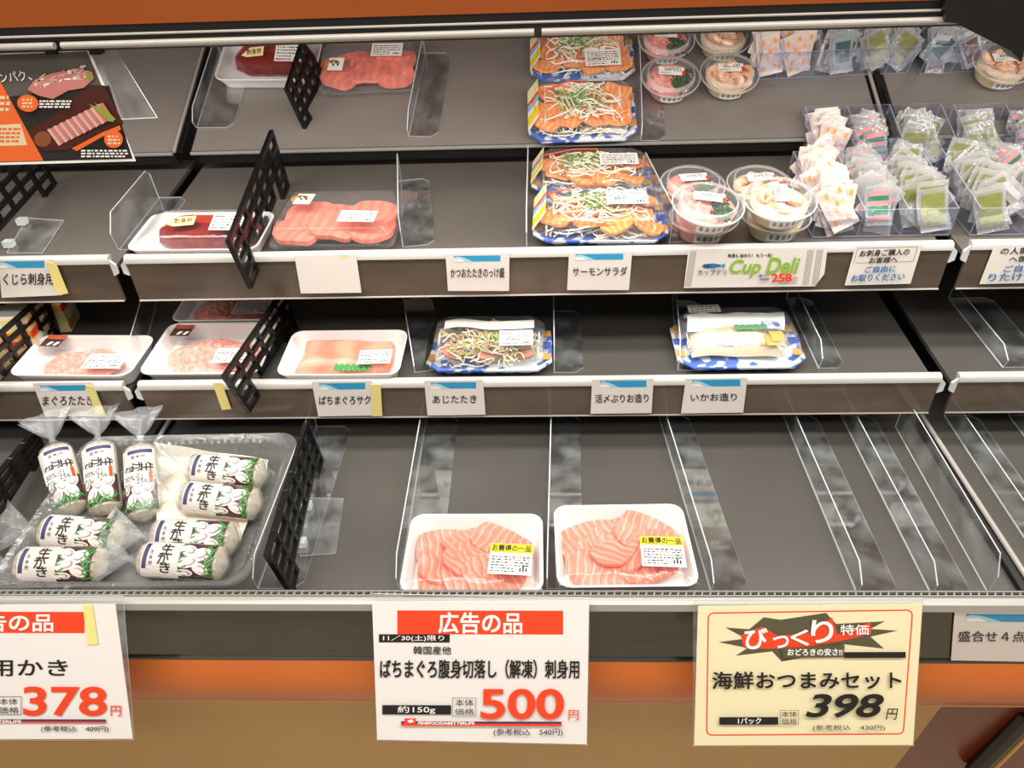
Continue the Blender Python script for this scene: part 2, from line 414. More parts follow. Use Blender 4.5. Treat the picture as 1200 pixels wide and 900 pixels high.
# ------------------------------------------------------------------ shelves
def shelf(pl, xa, xb, name, label, depth, front, ztop=None, matp=DECK):
    Y, Z, t = PL[pl]; tr = radians(t); zt = {'upper': 1.106, 'lower': .9355}.get(pl, Z)
    M = Matrix.Translation((0, Y, Z)) @ Matrix.Rotation(tr, 4, 'X')
    M.translation = Vector(((xa+xb)/2, Y, Z))
    r = empty(name, label, 'shelf', M); W = xb-xa
    q = MB(); q.box((0, depth/2+.006, -.004), (W, depth, .007)); q.build('shelf_plate', matp, r)
    if front == 'rail':
        # rail is upright in the place, so undo the tilt of the plate
        inv = M.inverted(); 
        def up(poly, mats, nm, sm=False):
            q = MB(); q.slab([inv @ Vector((xa, Y+dy, zt+dz)) for dy, dz in poly], (W, 0, 0)); return q.build(nm, mats, r, sm)
        q = MB(); q.slab([inv @ Vector((xa, Y+dy, zt+dz)) for dy, dz in ((.008, -.001), (.004, 0), (-.001, -.001), (-.004, -.0045), (-.0045, -.0115), (-.001, -.0125), (.006, -.0125))], (W, 0, 0)); q.build('rail_lip', LIPW, r, 50)
        hb = ztop
        up([(-.001, -.007), (-.001, -hb), (.004, -hb), (.004, -.007)], RAIL, 'price_channel')
        q = MB(); q.tube([inv @ Vector((xa, Y-.002, zt-hb)), inv @ Vector((xb, Y-.002, zt-hb))], .0013, 6); q.build('channel_bead', SILVER, r, True)
        for sx in (0, 1):
            q = MB(); x = xb if sx else xa; e = .008 if sx else -.008
            q.slab([inv @ Vector((x, Y-.003, zt-.006)), inv @ Vector((x+e, Y-.003, zt-.014)), inv @ Vector((x+e, Y-.003, zt-.028)), inv @ Vector((x, Y-.003, zt-.032))], (0, .004, 0)); q.build('channel_end_clip', EDGE, r)
    else:
        q = MB(); q.tube([(-W/2, 0, -.001), (W/2, 0, -.001)], .0032, 8); q.build('shelf_nosing', mat('grey_nosing', '8f8c86', .3, .1), r, True)
        q = MB(); q.box((0, .004, -.016), (W, .004, .024)); q.build('shelf_front_flange', BLACKM, r)
        q = MB(); q.tube([(-W/2, .283, .006), (W/2, .283, .006)], .002, 8); q.build('back_stop_wire', SILVER, r, True)
    for sx in (-1, 1):
        q = MB(); q.slab([(sx*(W/2-.006), .06, -.008), (sx*(W/2-.006), depth, -.008), (sx*(W/2-.006), depth, -.05), (sx*(W/2-.006), depth*.6, -.03)], (.003*sx, 0, 0)); q.build('shelf_bracket', BLACKM, r)
    return r
g = .011
for (xa, xb, who) in ((XA, XL-g, 'left'), (XL+g+.002, XR-g-.003, 'middle'), (XR+g, XB, 'right')):
    txt = {'left': 'in the left section', 'middle': 'spanning the middle section', 'right': 'in the right section'}[who]
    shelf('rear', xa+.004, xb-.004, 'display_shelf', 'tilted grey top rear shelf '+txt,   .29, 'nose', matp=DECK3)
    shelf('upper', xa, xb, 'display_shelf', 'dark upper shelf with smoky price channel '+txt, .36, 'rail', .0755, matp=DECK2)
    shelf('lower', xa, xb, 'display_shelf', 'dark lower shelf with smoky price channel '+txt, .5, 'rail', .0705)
# slanted support strips between the rear shelves
for X, tx in ((XL, 'left'), (XR, 'right')):
    p, n = plane('rear'); t = radians(26)
    r = empty('shelf_joint_strip', 'slim black and silver strip closing the joint between rear shelves, %s one' % tx, 'trim', (X, 1.27, 1.153))
    d = Vector((0, cos(t), sin(t)))
    q = MB(); a = Vector((0, 0, 0))+n*.006; q.tube([a, a+d*.28], .005, 8); q.build('black_strip', BLACK, r, True)
    q = MB(); a = Vector((-.011, 0, .004)); q.tube([a, a+d*.28], .003, 8); q.build('silver_strip', SILVER, r, True)

# ------------------------------------------------------------------ price cards, signs, poster
def card(Y, px, name, label, cat='price card', group=None, wave=True, title=None, tq=None, slope=-.012, bold=.012):
    s = Sheet((0, Y, 1), (0, -1, 0), 0, 0)
    s.body(px, PAPER)
    root = empty(name, label, cat, s.c, group)
    x0 = min(p[0] for p in px); x1 = max(p[0] for p in px); y0 = min(p[1] for p in px); wd = x1-x0
    s.sl = slope; s.xc = (x0+x1)/2
    if wave: wave_strip(s, *wave) if isinstance(wave, tuple) else wave_strip(s, x0+wd*.13, y0+3.5, x1-wd*.14, y0+10.5)
    if title: s.text(title, *tq, INK, bold)
    return s, root
def wave_strip(s, x0, y0, x1, y1):
    h = y1-y0; w_ = x1-x0
    s.rect(x0, y0, x1, y1, BLUE)
    s.poly([(x0, y0+h*.25), (x0+w_*.08, y0+h*.1), (x0+w_*.2, y0+h*.3), (x0+w_*.34, y0+h*.75), (x0+w_*.42, y1), (x0, y1)], PBLUE)
    s.poly([(x0, y0+h*.6), (x0+w_*.14, y0+h*.5), (x0+w_*.25, y1), (x0, y1)], WINK)
def tape(Y, px, label, group=None):
    s = Sheet((0, Y, 1), (0, -1, 0)); s.body(px, TAPE, .0006)
    o = s.mb.build('tape_strip', [TAPE], None, off=s.c); o.location = s.c; tag(o, label, 'tape', group); return o
Yu, Yw = .9725, .8865    # just in front of the two price channels
s, r = card(Yu-.0028, [(-2, 304), (62, 304), (73, 346), (2, 349)], 'price_card', 'white price card for whale sashimi with yellow tape on its right edge', title='くじら刺身用', tq=(4, 320, 62, 334), wave=(-2, 306, 52, 314)); s.build('printed_card', r)
tape(Yu-.0045, [(53, 306), (66, 310), (80, 344), (67, 346)], 'yellow tape over the right edge of the whale sashimi price card')
s, r = card(Yu-.0028, [(345, 299.5), (417, 298), (423.5, 343), (352.5, 344)], 'blank_card', 'blank white card turned to its back on the upper shelf channel', 'card', wave=False)
s.poly([(397, 299.2), (409, 299), (405, 302.5), (400, 302.6)], TAPE); s.build('card_back', r)
s, r = card(Yu-.0028, [(522, 297), (597, 296), (596.5, 341), (525, 341)], 'price_card', 'white price card for seared bonito set under the empty slot', title='かつおたたきのっけ盛', tq=(528, 314, 591, 325)); s.build('printed_card', r)
s, r = card(Yu-.0028, [(667, 296), (741, 294), (737, 340), (664.5, 340)], 'price_card', 'white price card for salmon salad below the salmon salad packs', title='サーモンサラダ', tq=(671, 313, 735, 323)); s.build('printed_card', r)
s, r = card(Yu-.003, [(807, 292), (970, 289.5), (966, 321), (955, 335.5), (801.5, 337.5)], 'deli_banner_card', 'wide cream banner card with green cup deli lettering under the round cups', wave=False)
for x in (808.5, 946, 957): 
    for k in range(5): s.poly([(x+k*1.6+.6, 293.5), (x+k*1.6+1.3, 293.5), (x+k*1.6-5.2, 335), (x+k*1.6-5.9, 335)], GREY); s.k -= 1
s.k += 1
s.text('魚屋も 始めた！ もう一品！', 853, 297, 905, 301.5, INK, .01)
s.poly([(822, 311), (828, 308.5), (838, 308), (845, 310), (850, 308), (849, 314), (844, 311.5), (836, 314), (826, 313.5)], BLUE)
s.text('魚屋さんの', 824, 308.5, 844, 313, NAVY, .02)
s.text('カップデリ', 818, 315, 851, 322, INK, .005)
s.text('Cup', 855, 304, 892, 325, GREEN, .02, .35); s.text('Deli', 897, 302, 938, 321, GREEN, .02, .35)
s.text('各種１パック', 889, 321.5, 901, 325, INK, .015); s.text('本体価格', 890, 326, 901, 329, INK, .02)
s.text('258', 904, 321, 928, 331, RED, .035); s.text('円', 929, 325, 934, 330, RED, .02); s.text('(参考税込 278円)', 912, 331.5, 933, 333.4, INK, .01)
s.build('printed_card', r)
s, r = card(Yu-.0028, [(1003, 287.5), (1081, 286.5), (1067, 332.5), (990, 334.5)], 'notice_card', 'white notice card inviting sashimi buyers to help themselves, blue lower lines', wave=False)
for q in (((1005, 290.5), (1076, 289.5), (1075.3, 290.1), (1004.8, 291.1)), ((1003, 307.5), (1070, 306.5), (1069.8, 307.1), (1002.8, 308.1)), ((1005, 290.5), (1005.6, 290.5), (1000.5, 308), (1000, 308)), ((1075.3, 289.5), (1076, 289.5), (1070.5, 306.5), (1069.8, 306.5))): s.poly(q, GREY)
s.text('お刺身ご購入の', 0, 0, 0, 0, INK, .02, quad=((1009, 293), (1067, 291.5), (1065, 299), (1007, 300.5)))
s.text('お客様へ', 0, 0, 0, 0, INK, .02, quad=((1020, 301.5), (1053, 300.5), (1051, 307.5), (1018, 308.5)))
s.text('ご自由に', 0, 0, 0, 0, DBLUE, .025, quad=((1015, 312), (1051, 311), (1049, 318.5), (1013, 319.5)))
s.text('お取りください', 0, 0, 0, 0, DBLUE, .025, quad=((999, 322), (1061, 320), (1059, 328.5), (997, 330)))
s.build('printed_card', r)
s, r = card(Yu-.0028, [(1166, 287), (1262, 286), (1240, 331), (1148, 333)], 'notice_card', 'white notice card with blue lines cut by the right edge of the photo', wave=False)
s.text('の人前お一つ', 0, 0, 0, 0, INK, .02, quad=((1174, 290), (1240, 289), (1238, 297), (1172, 298)))
s.text('へ御自由', 0, 0, 0, 0, INK, .02, quad=((1184, 300), (1226, 299), (1224, 306), (1182, 307)))
s.text('ご自由に', 0, 0, 0, 0, DBLUE, .025, quad=((1178, 311), (1225, 310), (1223, 317.5), (1176, 318.5)))
s.text('りたけ＞の', 0, 0, 0, 0, DBLUE, .025, quad=((1160, 320.5), (1228, 319), (1226, 328), (1158, 329)))
s.build('printed_card', r)
s, r = card(Yw-.0028, [(38, 449), (108, 448), (124, 487.5), (53, 488.5)], 'price_card', 'white price card for minced tuna with yellow tape on its right edge', title='まぐろたたき', tq=(50, 464, 109, 475), wave=(47, 451.5, 100, 458)); s.build('printed_card', r)
tape(Yw-.0045, [(100, 451), (108, 453), (124, 486), (113, 486.5)], 'yellow tape over the right edge of the minced tuna price card')
tape(Yw-.0025, [(249, 449), (260, 448.5), (271, 479.5), (260, 480.5)], 'lone yellow tape strip on the lower channel left of the lattice divider')
s, r = card(Yw-.0028, [(365, 447), (436, 446), (439, 487), (373, 488)], 'price_card', 'white price card for bigeye tuna block with yellow tape at its right', title='ばちまぐろサク', tq=(374, 464, 434, 474), wave=(374, 449, 428, 456.5)); s.build('printed_card', r)
tape(Yw-.0042, [(434, 451), (446, 450.5), (448, 487.5), (436, 488)], 'yellow tape at the right edge of the bigeye tuna block card')
s, r = card(Yw-.0028, [(497, 446), (566, 445), (569, 486), (501, 487)], 'price_card', 'white price card for chopped horse mackerel under the mackerel pack', title='あじたたき', tq=(507, 463.5, 558.5, 472.5), wave=(505, 448, 558, 455.5)); s.build('printed_card', r)
s, r = card(Yw-.0028, [(694, 444.5), (766, 443.5), (763.5, 484), (692, 485)], 'price_card', 'white price card for yellowtail sashimi under an empty slot', title='活〆ぶりお造り', tq=(697.5, 462, 760, 472), wave=(703, 446, 757.5, 454)); s.build('printed_card', r)
s, r = card(Yw-.0028, [(804, 443.5), (876, 442.5), (871, 483.5), (798, 484.5)], 'price_card', 'white price card for squid sashimi under the squid pack', title='いかお造り', tq=(809.5, 461, 863.5, 470), wave=(811, 445, 867.5, 453)); s.build('printed_card', r)
# big leaning signs on the front
SP = Vector((0, .541, CAM_H-.73)); SN = Vector((0, -.17, .083)).normalized()
def sign(px, name, label, paper, holder):
    s = Sheet(SP, SN, .002, 560); s.body(px, paper, .0012)
    root = empty(name, label, 'price sign', s.c)
    h = MB(); P = [s.P(*q, e=-.0013) for q in holder]; h.slab(P, -s.n*.0015, 0, 1); h.build('clear_sign_holder', [ACR, EDGE], root, off=s.c)
    return s, root
s, r = sign([(-150, 711), (135, 709), (155.5, 866.5), (-135, 868)], 'sale_sign', 'large white sale sign for oysters at 378 yen at the far left', PAPER2, [(-152, 701), (144, 699.5), (157, 868), (-137, 869)])
s.rect(-120, 718, 99, 743, RED); s.text('広告の品', -46, 720.5, 62, 741, WINK, .035)
s.text('生食用かき', -78, 773.5, 79, 793.5, INK, .02)
s.frame(-32, 817, 25, 839, .8, GREY); s.text('本体', -1, 819.5, 20.5, 827, INK, 0); s.text('価格', -2, 829.5, 22, 837.5, INK, 0)
s.text('378', 27, 805.5, 125, 840.5, RED, .022); s.text('円', 129.5, 828, 141.5, 840, RED, .01)
s.rect(-60, 844, 124, 846.5, NAVY); s.rect(-60, 846.5, 124, 848.5, RED); s.text('FINEFOODABETTERLIFE', -60, 844.8, 25, 848.2, WINK, .02)
s.text('(参考税込　409円)', 48, 851.5, 127, 859.5, INK, .005); s.build('printed_sheet', r)
o = Sheet(SP+SN*.0016, SN); o.body([(97, 709), (108, 709), (115, 755), (102, 756)], TAPE, .0006)
t = o.mb.build('tape_strip', [TAPE], None, off=o.c); t.location = o.c; tag(t, 'yellow tape stuck down the top of the oyster sale sign', 'tape')
s, r = sign([(436, 705.5), (690.5, 704), (687.5, 872), (442, 867)], 'sale_sign', 'large white sale sign for tuna trimmings at 500 yen in the middle', PAPER2, [(437, 696), (692, 701), (689, 873), (441, 868)])
s.rect(465.5, 715.5, 660, 743.5, RED); s.text('広告の品', 514, 718, 611.5, 742, WINK, .035)
s.rect(444, 743.5, 527, 753, INK); s.text('11／30(土)限り', 449, 744.5, 520.5, 752, WINK, .012)
s.text('韓国産他', 484.5, 757.5, 528.5, 767, INK, .015)
s.text('ばちまぐろ腹身切落し（解凍）刺身用', 445.5, 773, 678.5, 795, INK, .022)
s.rect(448, 826.5, 528.5, 837.5, INK); s.text('約150g', 466, 827.5, 510, 836.8, WINK, .008)
s.frame(530, 817.5, 558, 839.5, .7, GREY); s.text('本体', 533.5, 819.5, 555, 827.5, INK, 0); s.text('価格', 533, 830, 555.5, 838, INK, 0)
s.text('500', 563, 807, 661, 843, RED, .022); s.text('円', 666.5, 832, 678, 844, RED, .01)
s.rect(470, 845.5, 658, 848, NAVY); s.rect(470, 848, 658, 851, RED); s.poly([(474, 842), (487, 842), (487, 848.5), (474, 848.5)], RED); s.poly([(477, 845), (483, 842.8), (485, 846), (480, 847.5)], WINK)
s.text('FINEFOODABETTERLIFE', 490, 845.8, 556, 849.3, WINK, .03)
s.text('(参考税込　540円)', 578.5, 853.5, 659.5, 863, INK, .005); s.build('printed_sheet', r)
s, r = sign([(818, 710), (1081, 707), (1070, 872), (813.5, 873)], 'sale_sign', 'large cream sale sign for a seafood snack set at 398 yen with orange border', CREAM, [(813, 702), (1082, 700), (1071, 873), (812, 874)])
def rline(pts, M, t=1.3):
    for (a, b2) in zip(pts, pts[1:]+pts[:1]):
        d = Vector((b2[0]-a[0], b2[1]-a[1])); q = Vector((-d.y, d.x)).normalized()*t/2
        s.poly([(a[0]-q.x, a[1]-q.y), (b2[0]-q.x, b2[1]-q.y), (b2[0]+q.x, b2[1]+q.y), (a[0]+q.x, a[1]+q.y)], M)
        s.k -= 1
    s.k += 1
s.sl = -.002
def corner(cx, cy, a0, rr=6): return [(cx+rr*cos(radians(a0+i*22.5)), cy+rr*sin(radians(a0+i*22.5))) for i in range(5)]
rline(corner(836, 725, 180)+corner(1063, 722, 270)+corner(1053, 855, 0)+corner(834, 856, 90), RED, 1.6)
s.poly([(842, 753), (874, 749), (850, 736), (878, 738), (895, 724), (915, 727), (968, 719), (980, 732), (1037, 729), (1020, 738), (1052, 740), (1020, 747), (1036, 761), (990, 756), (960, 768), (916, 776), (905, 764), (862, 769), (876, 760)], KHAKI)
s.poly([(868, 745), (893, 735), (912, 746), (950, 742), (975, 724), (981, 744), (1020, 730), (1021, 744), (985, 752), (940, 760), (900, 761), (872, 760)], RED)
for ch, x0, y0, x1, y1 in (('び', 873, 737, 899, 761), ('っ', 906, 746, 924, 760), ('く', 927, 739, 948, 757), ('り', 951, 728, 976, 754)): s.text(ch, x0, y0, x1, y1, WINK, .05)
s.text('特価', 985, 733, 1018, 745, WINK, .02)
s.poly([(915, 760), (990, 757), (988, 771), (918, 772)], KHAKI)
s.text('おどろきの安さ!!', 923, 761, 987, 769, WINK, .03)
s.rect(989, 765, 1061.5, 772, INK)
s.text('海鮮おつまみセット', 835, 788, 1056, 808, INK, .028)
s.rect(843, 841, 912, 850, INK); s.text('1パック', 865, 842, 892, 849, WINK, .02)
s.frame(914, 833, 936, 850, .7, GREY); s.text('本体', 916, 834.5, 934, 841, INK, 0); s.text('価格', 916, 843, 934, 849.5, INK, 0)
s.text('398', 944, 814, 1036, 842, INK, .024, .25); s.text('円', 1038, 831.5, 1052.5, 844.5, INK, .012, .2)
s.text('(参考税込　430円)', 952.5, 850.5, 1037, 857.5, INK, .005); s.build('printed_sheet', r)
s, r = card(.546, [(1119, 714.5), (1290, 716), (1290, 777), (1114.5, 774)], 'price_card', 'white price card for four-kind assortment on the front channel at right', title='盛合せ４点盛', tq=(1123, 740, 1217, 752.5), wave=(1132, 720, 1235, 729), slope=.006, bold=.004); s.build('printed_card', r)
# hanging poster
Yp = .872
s = Sheet((0, Yp, 1), (0, -1, 0)); s.body([(-120, 66), (104, 57), (158.5, 189), (-95, 196)], WINK, .0012)
r = empty('hanging_poster', 'dark food poster in a clear sleeve hanging from the canopy at the top left', 'poster', s.c)
PD = mat('poster_dark', '2b2624', .35); PG = mat('poster_grey', '5b554f', .35); PO = mat('poster_orange', 'ea6a2d', .35); PM = mat('poster_meat', 'c47b72', .4); PM2 = mat('poster_pale_meat', 'e0aaa0', .4); PR = mat('poster_plate', '4a201a', .35); PGN = mat('poster_green', '8f9a3c', .4); PBR = mat('poster_beige', 'e2cfa6', .4)
s.poly([(-118, 69), (102, 60), (155.5, 186), (-95, 193)], PG)
s.poly([(-118, 128), (128, 100), (155.5, 186), (-95, 193)], PD)
s.poly([(-118, 80), (0, 95), (51, 188.3), (-95, 192)], PO)
s.poly([(-60, 150), (24, 145), (32, 170), (-60, 173)], PBR)
s.dashes(-40, 149, 24, 168, 4, PO, 3); s.dashes(0, 111, 12, 132, 3, PBR, 2)
s.text('タンパク、', 0, 0, 0, 0, WINK, .01, quad=((-14, 86), (33, 82), (38, 94), (-10, 98)))
s.poly([(34, 152), (60, 138), (105, 100), (122, 100), (145, 145), (120, 158), (78, 176), (52, 177), (40, 168)], PR)
s.ell(50, 163, 10, 9, mat('poster_rust', '8a4a2c', .4))
s.poly([(32, 105), (40, 94), (60, 86), (88, 80), (108, 84), (110, 92), (98, 103), (80, 106), (62, 116), (45, 112)], PM)
R = random.Random(5)
for k in range(34):
    x, y = 42+R.random()*60, 0; y = 100-(x-42)*.25+R.uniform(-9, 6); s.ell(x, y, R.uniform(2, 6), 1, PM2 if R.random() < .5 else WINK, R.uniform(-.9, .3), 6); s.k -= 1
s.k += 1
s.ell(104, 90, 5, 3, PGN, -.6)
for k in range(9):
    x, y = 64+k*7.2, 160-k*3.6
    s.poly([(x-9, y-8), (x-1, y-11), (x+11, y+7), (x+5, y+11)], PM); s.poly([(x-9, y-8), (x-6, y-9.5), (x+8, y+9), (x+5, y+11)], PM2)
s.poly([(104, 122), (122, 128), (134, 143), (128, 142)], PGN); s.poly([(110, 120), (126, 130), (136, 140), (131, 141)], PGN)
s.ell(32.5, 121, 12.5, 10, PO, .15); s.dashes(26, 115, 40, 127, 3, PBR, 8)
s.poly([(84, 174), (120, 155), (140, 147), (142, 152), (120, 160), (90, 177)], PO); s.ell(133, 163, 11, 10.5, PO, .15); s.dashes(126, 158, 141, 170, 3, PBR, 9)
s.dashes(46, 117, 84, 127, 3, WINK, 4); s.dashes(95, 175, 150, 185, 3, WINK, 6)
s.build('printed_sheet', r)
h = MB(); P = [hit(x, y, Vector((0, Yp+.006, 1)), Vector((0, -1, 0))) for x, y in ((-110, 66), (134, 56.5), (184, 138), (-70, 150))]
h.slab(P, (0, .0015, 0), 0, 1); h.build('clear_sleeve_back', [ACR, EDGE], r, off=r.matrix_world.translation)
h = MB()
for x in (-20, 60, 112): c = at_y(x, 55, Yp); h.box(c, (.012, .012, .014))
h.build('hanger_clip', BLACK, r, off=r.matrix_world.translation)

# ------------------------------------------------------------------ clear dividers and black lattice dividers
def divider(pl, back, front, W, H, label, up='left', group=None, cut=.02, name='clear_shelf_divider', lean=0, hole=False):
    """L-shaped acrylic divider: back/front are the two ends of the fold line on the shelf."""
    a, b_ = on(pl, .0006, *front), on(pl, .0006, *back); n = plane(pl)[1]
    y = (b_-a); Lg = y.length; y.normalize(); x = y.cross(n).normalized()
    M = Matrix((x, y, n)).transposed().to_4x4(); M.translation = a
    r = empty(name, label, 'shelf divider', M, group); sg = 1 if up == 'left' else -1
    c = .012
    if 'smear' in label:
        q = MB(); pts = [Vector((W*(.55+.12*sin(k*1.1)), Lg*(.2+.08*k), .0019)) for k in range(9)]
        for p_, e_ in zip(pts, pts[1:]):
            q.add([p_-Vector((.004, 0, 0)), p_+Vector((.004, 0, 0)), e_+Vector((.004, 0, 0)), e_-Vector((.004, 0, 0))], [(0, 1, 2, 3)])
        q.build('grey_smear', clear('grey_smear_film', tint=(.6, .58, .55), haze=.5, hazecol=(.16, .15, .13)), r)
    if W:
        q = MB(); q.slab([(0, 0, 0), (sg*(W-c), 0, 0), (sg*W, c, 0), (sg*W, Lg-c, 0), (sg*(W-c), Lg, 0), (0, Lg, 0)], (0, 0, .0016), 0, 1); q.build('base_plate', [ACRB, EDGE], r)
    if H:
        q = MB(); t = lean
        f = lambda yy, zz: (t*zz, yy, zz)
        q.slab([f(0, 0), f(-.003, H*.55), f(cut, H), f(Lg-.01, H), f(Lg, H-.01), f(Lg, 0)], (-.0016, 0, 0), 0, 1); q.build('upright_plate', [ACR, EDGE], r)
    return r
divider('deck', (438, 487), (360, 698), -.0, .0, '') if False else None
divider('deck', (372, 500), (303, 690), .058, .045, 'clear divider on the bottom deck at the foot of the black lattice')
divider('deck', (501, 488), (468, 690), .052, .045, 'clear divider on the bottom deck left of the left tuna tray')
divider('deck', (647, 487), (642, 690), .046, .045, 'clear divider on the bottom deck between the two tuna trays')
divider('deck', (772.5, 488), (834, 694), .048, .04, 'clear divider on the bottom deck right of the right tuna tray')
divider('deck', (918, 487), (1005, 696), .052, .04, 'clear divider on the bottom deck behind the cream sale sign')
divider('deck', (986, 487), (1092, 697), .05, .04, 'clear divider on the bottom deck right of the cream sale sign')
divider('deck', (1050, 500), (1158, 694), .0, .06, 'tall clear plate standing beside the deck section joint', cut=.012)
divider('deck', (1107, 487), (1240, 690), .05, .04, 'clear divider on the bottom deck right of the section joint')
divider('deck', (1182, 487), (1340, 690), .05, .04, 'clear divider on the bottom deck at the right photo edge')
divider('lower', (473, 352), (487, 437), .05, .03, 'clear divider on the lower shelf between tuna block and mackerel pack')
divider('lower', (649, 365), (650, 437), .045, .05, 'clear divider on the lower shelf right of the mackerel pack', cut=.004)
divider('lower', (788, 352), (795, 434), .045, .045, 'clear divider on the lower shelf left of the squid pack')
divider('lower', (922, 350), (960, 432), .04, .04, 'clear divider on the lower shelf right of the squid pack')
divider('lower', (1112, 350), (1176, 431), .07, .03, 'clear divider on the lower shelf right of the section joint')
divider('lower', (185, 352), (163, 436), 0, .05, 'clear upright plate between the two minced tuna trays on the lower shelf')
divider('upper', (187, 232), (140, 293), .05, .055, 'clear divider on the upper shelf behind the whale tray')
divider('upper', (471, 212), (473, 290), .048, .055, 'clear divider on the upper shelf with grey smear, right of the tuna pack', cut=.004)
divider('upper', (620, 200), (618, 290), 0, .05, 'clear upright plate left of the salmon salads on the upper shelf')
divider('upper', (752, 215), (785, 285), .045, .06, 'clear divider on the upper shelf between salads and round cups', cut=.004)
divider('rear', (259, 62), (231, 150), .066, .03, 'clear divider on the rear shelf under the whale tray')
divider('rear', (499, 62), (480, 160), .05, .035, 'clear divider with grey smear on the rear shelf right of the tuna pack', cut=.03)
divider('rear', (748, 60), (751, 165), .042, .03, 'clear divider on the rear shelf between salads and cups', cut=.01)
# grey smear marks left on two dividers
def lattice(TF, TR, BF, BR, nc, nr, keep, label, group=None, foot=None, th=.007, bw=.006, skip=()):
    """black lattice plate given by its four corners (top front, top rear, bottom front, bottom rear)"""
    Vx = lambda u, v: (TF*(1-u)+TR*u)*(1-v)+(BF*(1-u)+BR*u)*v
    c = (BF+BR)/2; r = empty('lattice_shelf_divider', label, 'shelf divider', Matrix.Translation(c), group)
    n = (TR-TF).cross(BF-TF).normalized()*th
    q = MB()
    segs = set()
    for i in range(nc):
        for j in range(nr):
            if keep(i, j): segs |= {('h', i, j), ('h', i, j+1), ('v', i, j), ('v', i+1, j)}
    for (k, i, j) in sorted(segs):
        a = Vx(i/nc, j/nr); e = Vx((i+1)/nc, j/nr) if k == 'h' else Vx(i/nc, (j+1)/nr)
        d = (e-a).normalized(); p = d.cross(n).normalized()*bw/2; a = a-d*bw/2; e = e+d*bw/2
        q.hexa([a-p-n/2, e-p-n/2, e+p-n/2, a+p-n/2, a-p+n/2, e-p+n/2, e+p+n/2, a+p+n/2])
    q.build('lattice_plate', BLACK, r, off=c)
    if foot:
        pl, px = foot; P = [on(pl, .0015, *p) for p in px]; q = MB(); q.slab(P, plane(pl)[1]*.002, 0, 1)
        for f in (.18, .82):
            a = P[0]*(1-f)+P[3]*f; q.box(a+plane(pl)[1]*.006, (.014, .012, .01), 1)
        q.build('clear_foot_clip', [ACR, EDGE], r, off=c)
    return r
def lat(pl, tf, bf, tr, br, Yf, nc, nr, label, leg, foot=None):
    X = on(pl, .001, *br).x; BR = on(pl, .001, *br)
    BF = at_y(*bf, Yf) if Yf else on(pl, .001, *bf)
    TF = at_y(*tf, BF.y-.012); TR = at_y(*tr, BR.y-.012)
    return lattice(TF, TR, BF, BR, nc, nr, leg, label, None, foot)
u_leg = lambda i, j: not (j == 3 and 1 <= i <= 5)
lat('upper', (268, 283), (293, 335), (318, 155), (337, 218), .93, 7, 4, 'black plastic lattice divider on the upper shelf between whale tray and tuna pack', lambda i, j: i in (0, 6) or j < (2 if i in (1, 5) else 3))
lat('lower', (263, 441), (291, 481), (331, 342), (347, 386), .845, 6, 4, 'black plastic lattice divider on the lower shelf left of the tuna block tray', lambda i, j: i in (0, 5) or j < (2 if i == 1 else 3))
lat('rear', (336, 105), (357, 149), (354, 50), (386, 100), None, 5, 4, 'black plastic lattice divider on the rear shelf between whale tray and tuna pack', lambda i, j: i == 0 or j < 3)
lat('deck', (313, 650), (342, 696), (358, 498), (377, 540), None, 7, 4, 'black plastic lattice divider with clear foot beside the oyster tray', lambda i, j: i in (0, 6) or j < 3, ('deck', [(352, 652), (394, 649), (403, 585), (362, 584)]))
lat('upper', (-75, 270), (-35, 330), (32, 166), (64, 215), .93, 7, 4, 'black plastic lattice divider with clear foot on the upper shelf at the left photo edge', lambda i, j: i in (0, 6) or j < (2 if i == 1 else 3), ('upper', [(8, 297), (50, 297), (75, 259), (32, 256)]))
lat('lower', (-55, 440), (-20, 480), (52, 345), (68, 392), .845, 6, 4, 'black plastic lattice divider on the lower shelf at the left photo edge', lambda i, j: i in (0, 5) or j < (2 if i == 1 else 3))
lat('deck', (-80, 650), (-50, 700), (40, 505), (52, 530), None, 7, 4, 'black plastic lattice divider behind the oyster tray at the left photo edge', lambda i, j: i in (0, 6) or j < 3)

# ------------------------------------------------------------------ foam trays of fish
MEATS = mat('pale_red_tuna_flesh', 'f0907c', .3, spec=.6, col2='eb7b68', scale=30, tex='wave', lo=.2, hi=.95, bump=.25, sss=.1)
STREAK = mat('streaked_tuna_flesh', 'f4a996', .3, spec=.6, col2='ea8470', scale=30, tex='wave', lo=.0, hi=.22, bump=.35)
MINCE = mat('minced_tuna', 'f7ab9c', .4, spec=.6, col2='f0907f', scale=120, bump=.6)
CORAL = mat('coral_tuna_flesh', 'f68a74', .25, spec=.7, col2='f07a66', scale=18, tex='wave', lo=.1, hi=.9, bump=.2)
SAKU = mat('salmon_pink_block_flesh', 'f09a80', .3, spec=.6, col2='e98068', scale=14, tex='wave', lo=.1, hi=.9, bump=.2, stretch=(.4, 1, 1.6))
WHALE = mat('dark_red_whale_flesh', '8e2a26', .25, spec=.8, col2='6d1f1d', scale=50, bump=.3)
WHALE2 = mat('bright_red_whale_top', 'c03a26', .3, spec=.8, col2='a82d1f', scale=60, bump=.3)
BARAN = mat('green_leaf_strip', '4f9a55', .4)
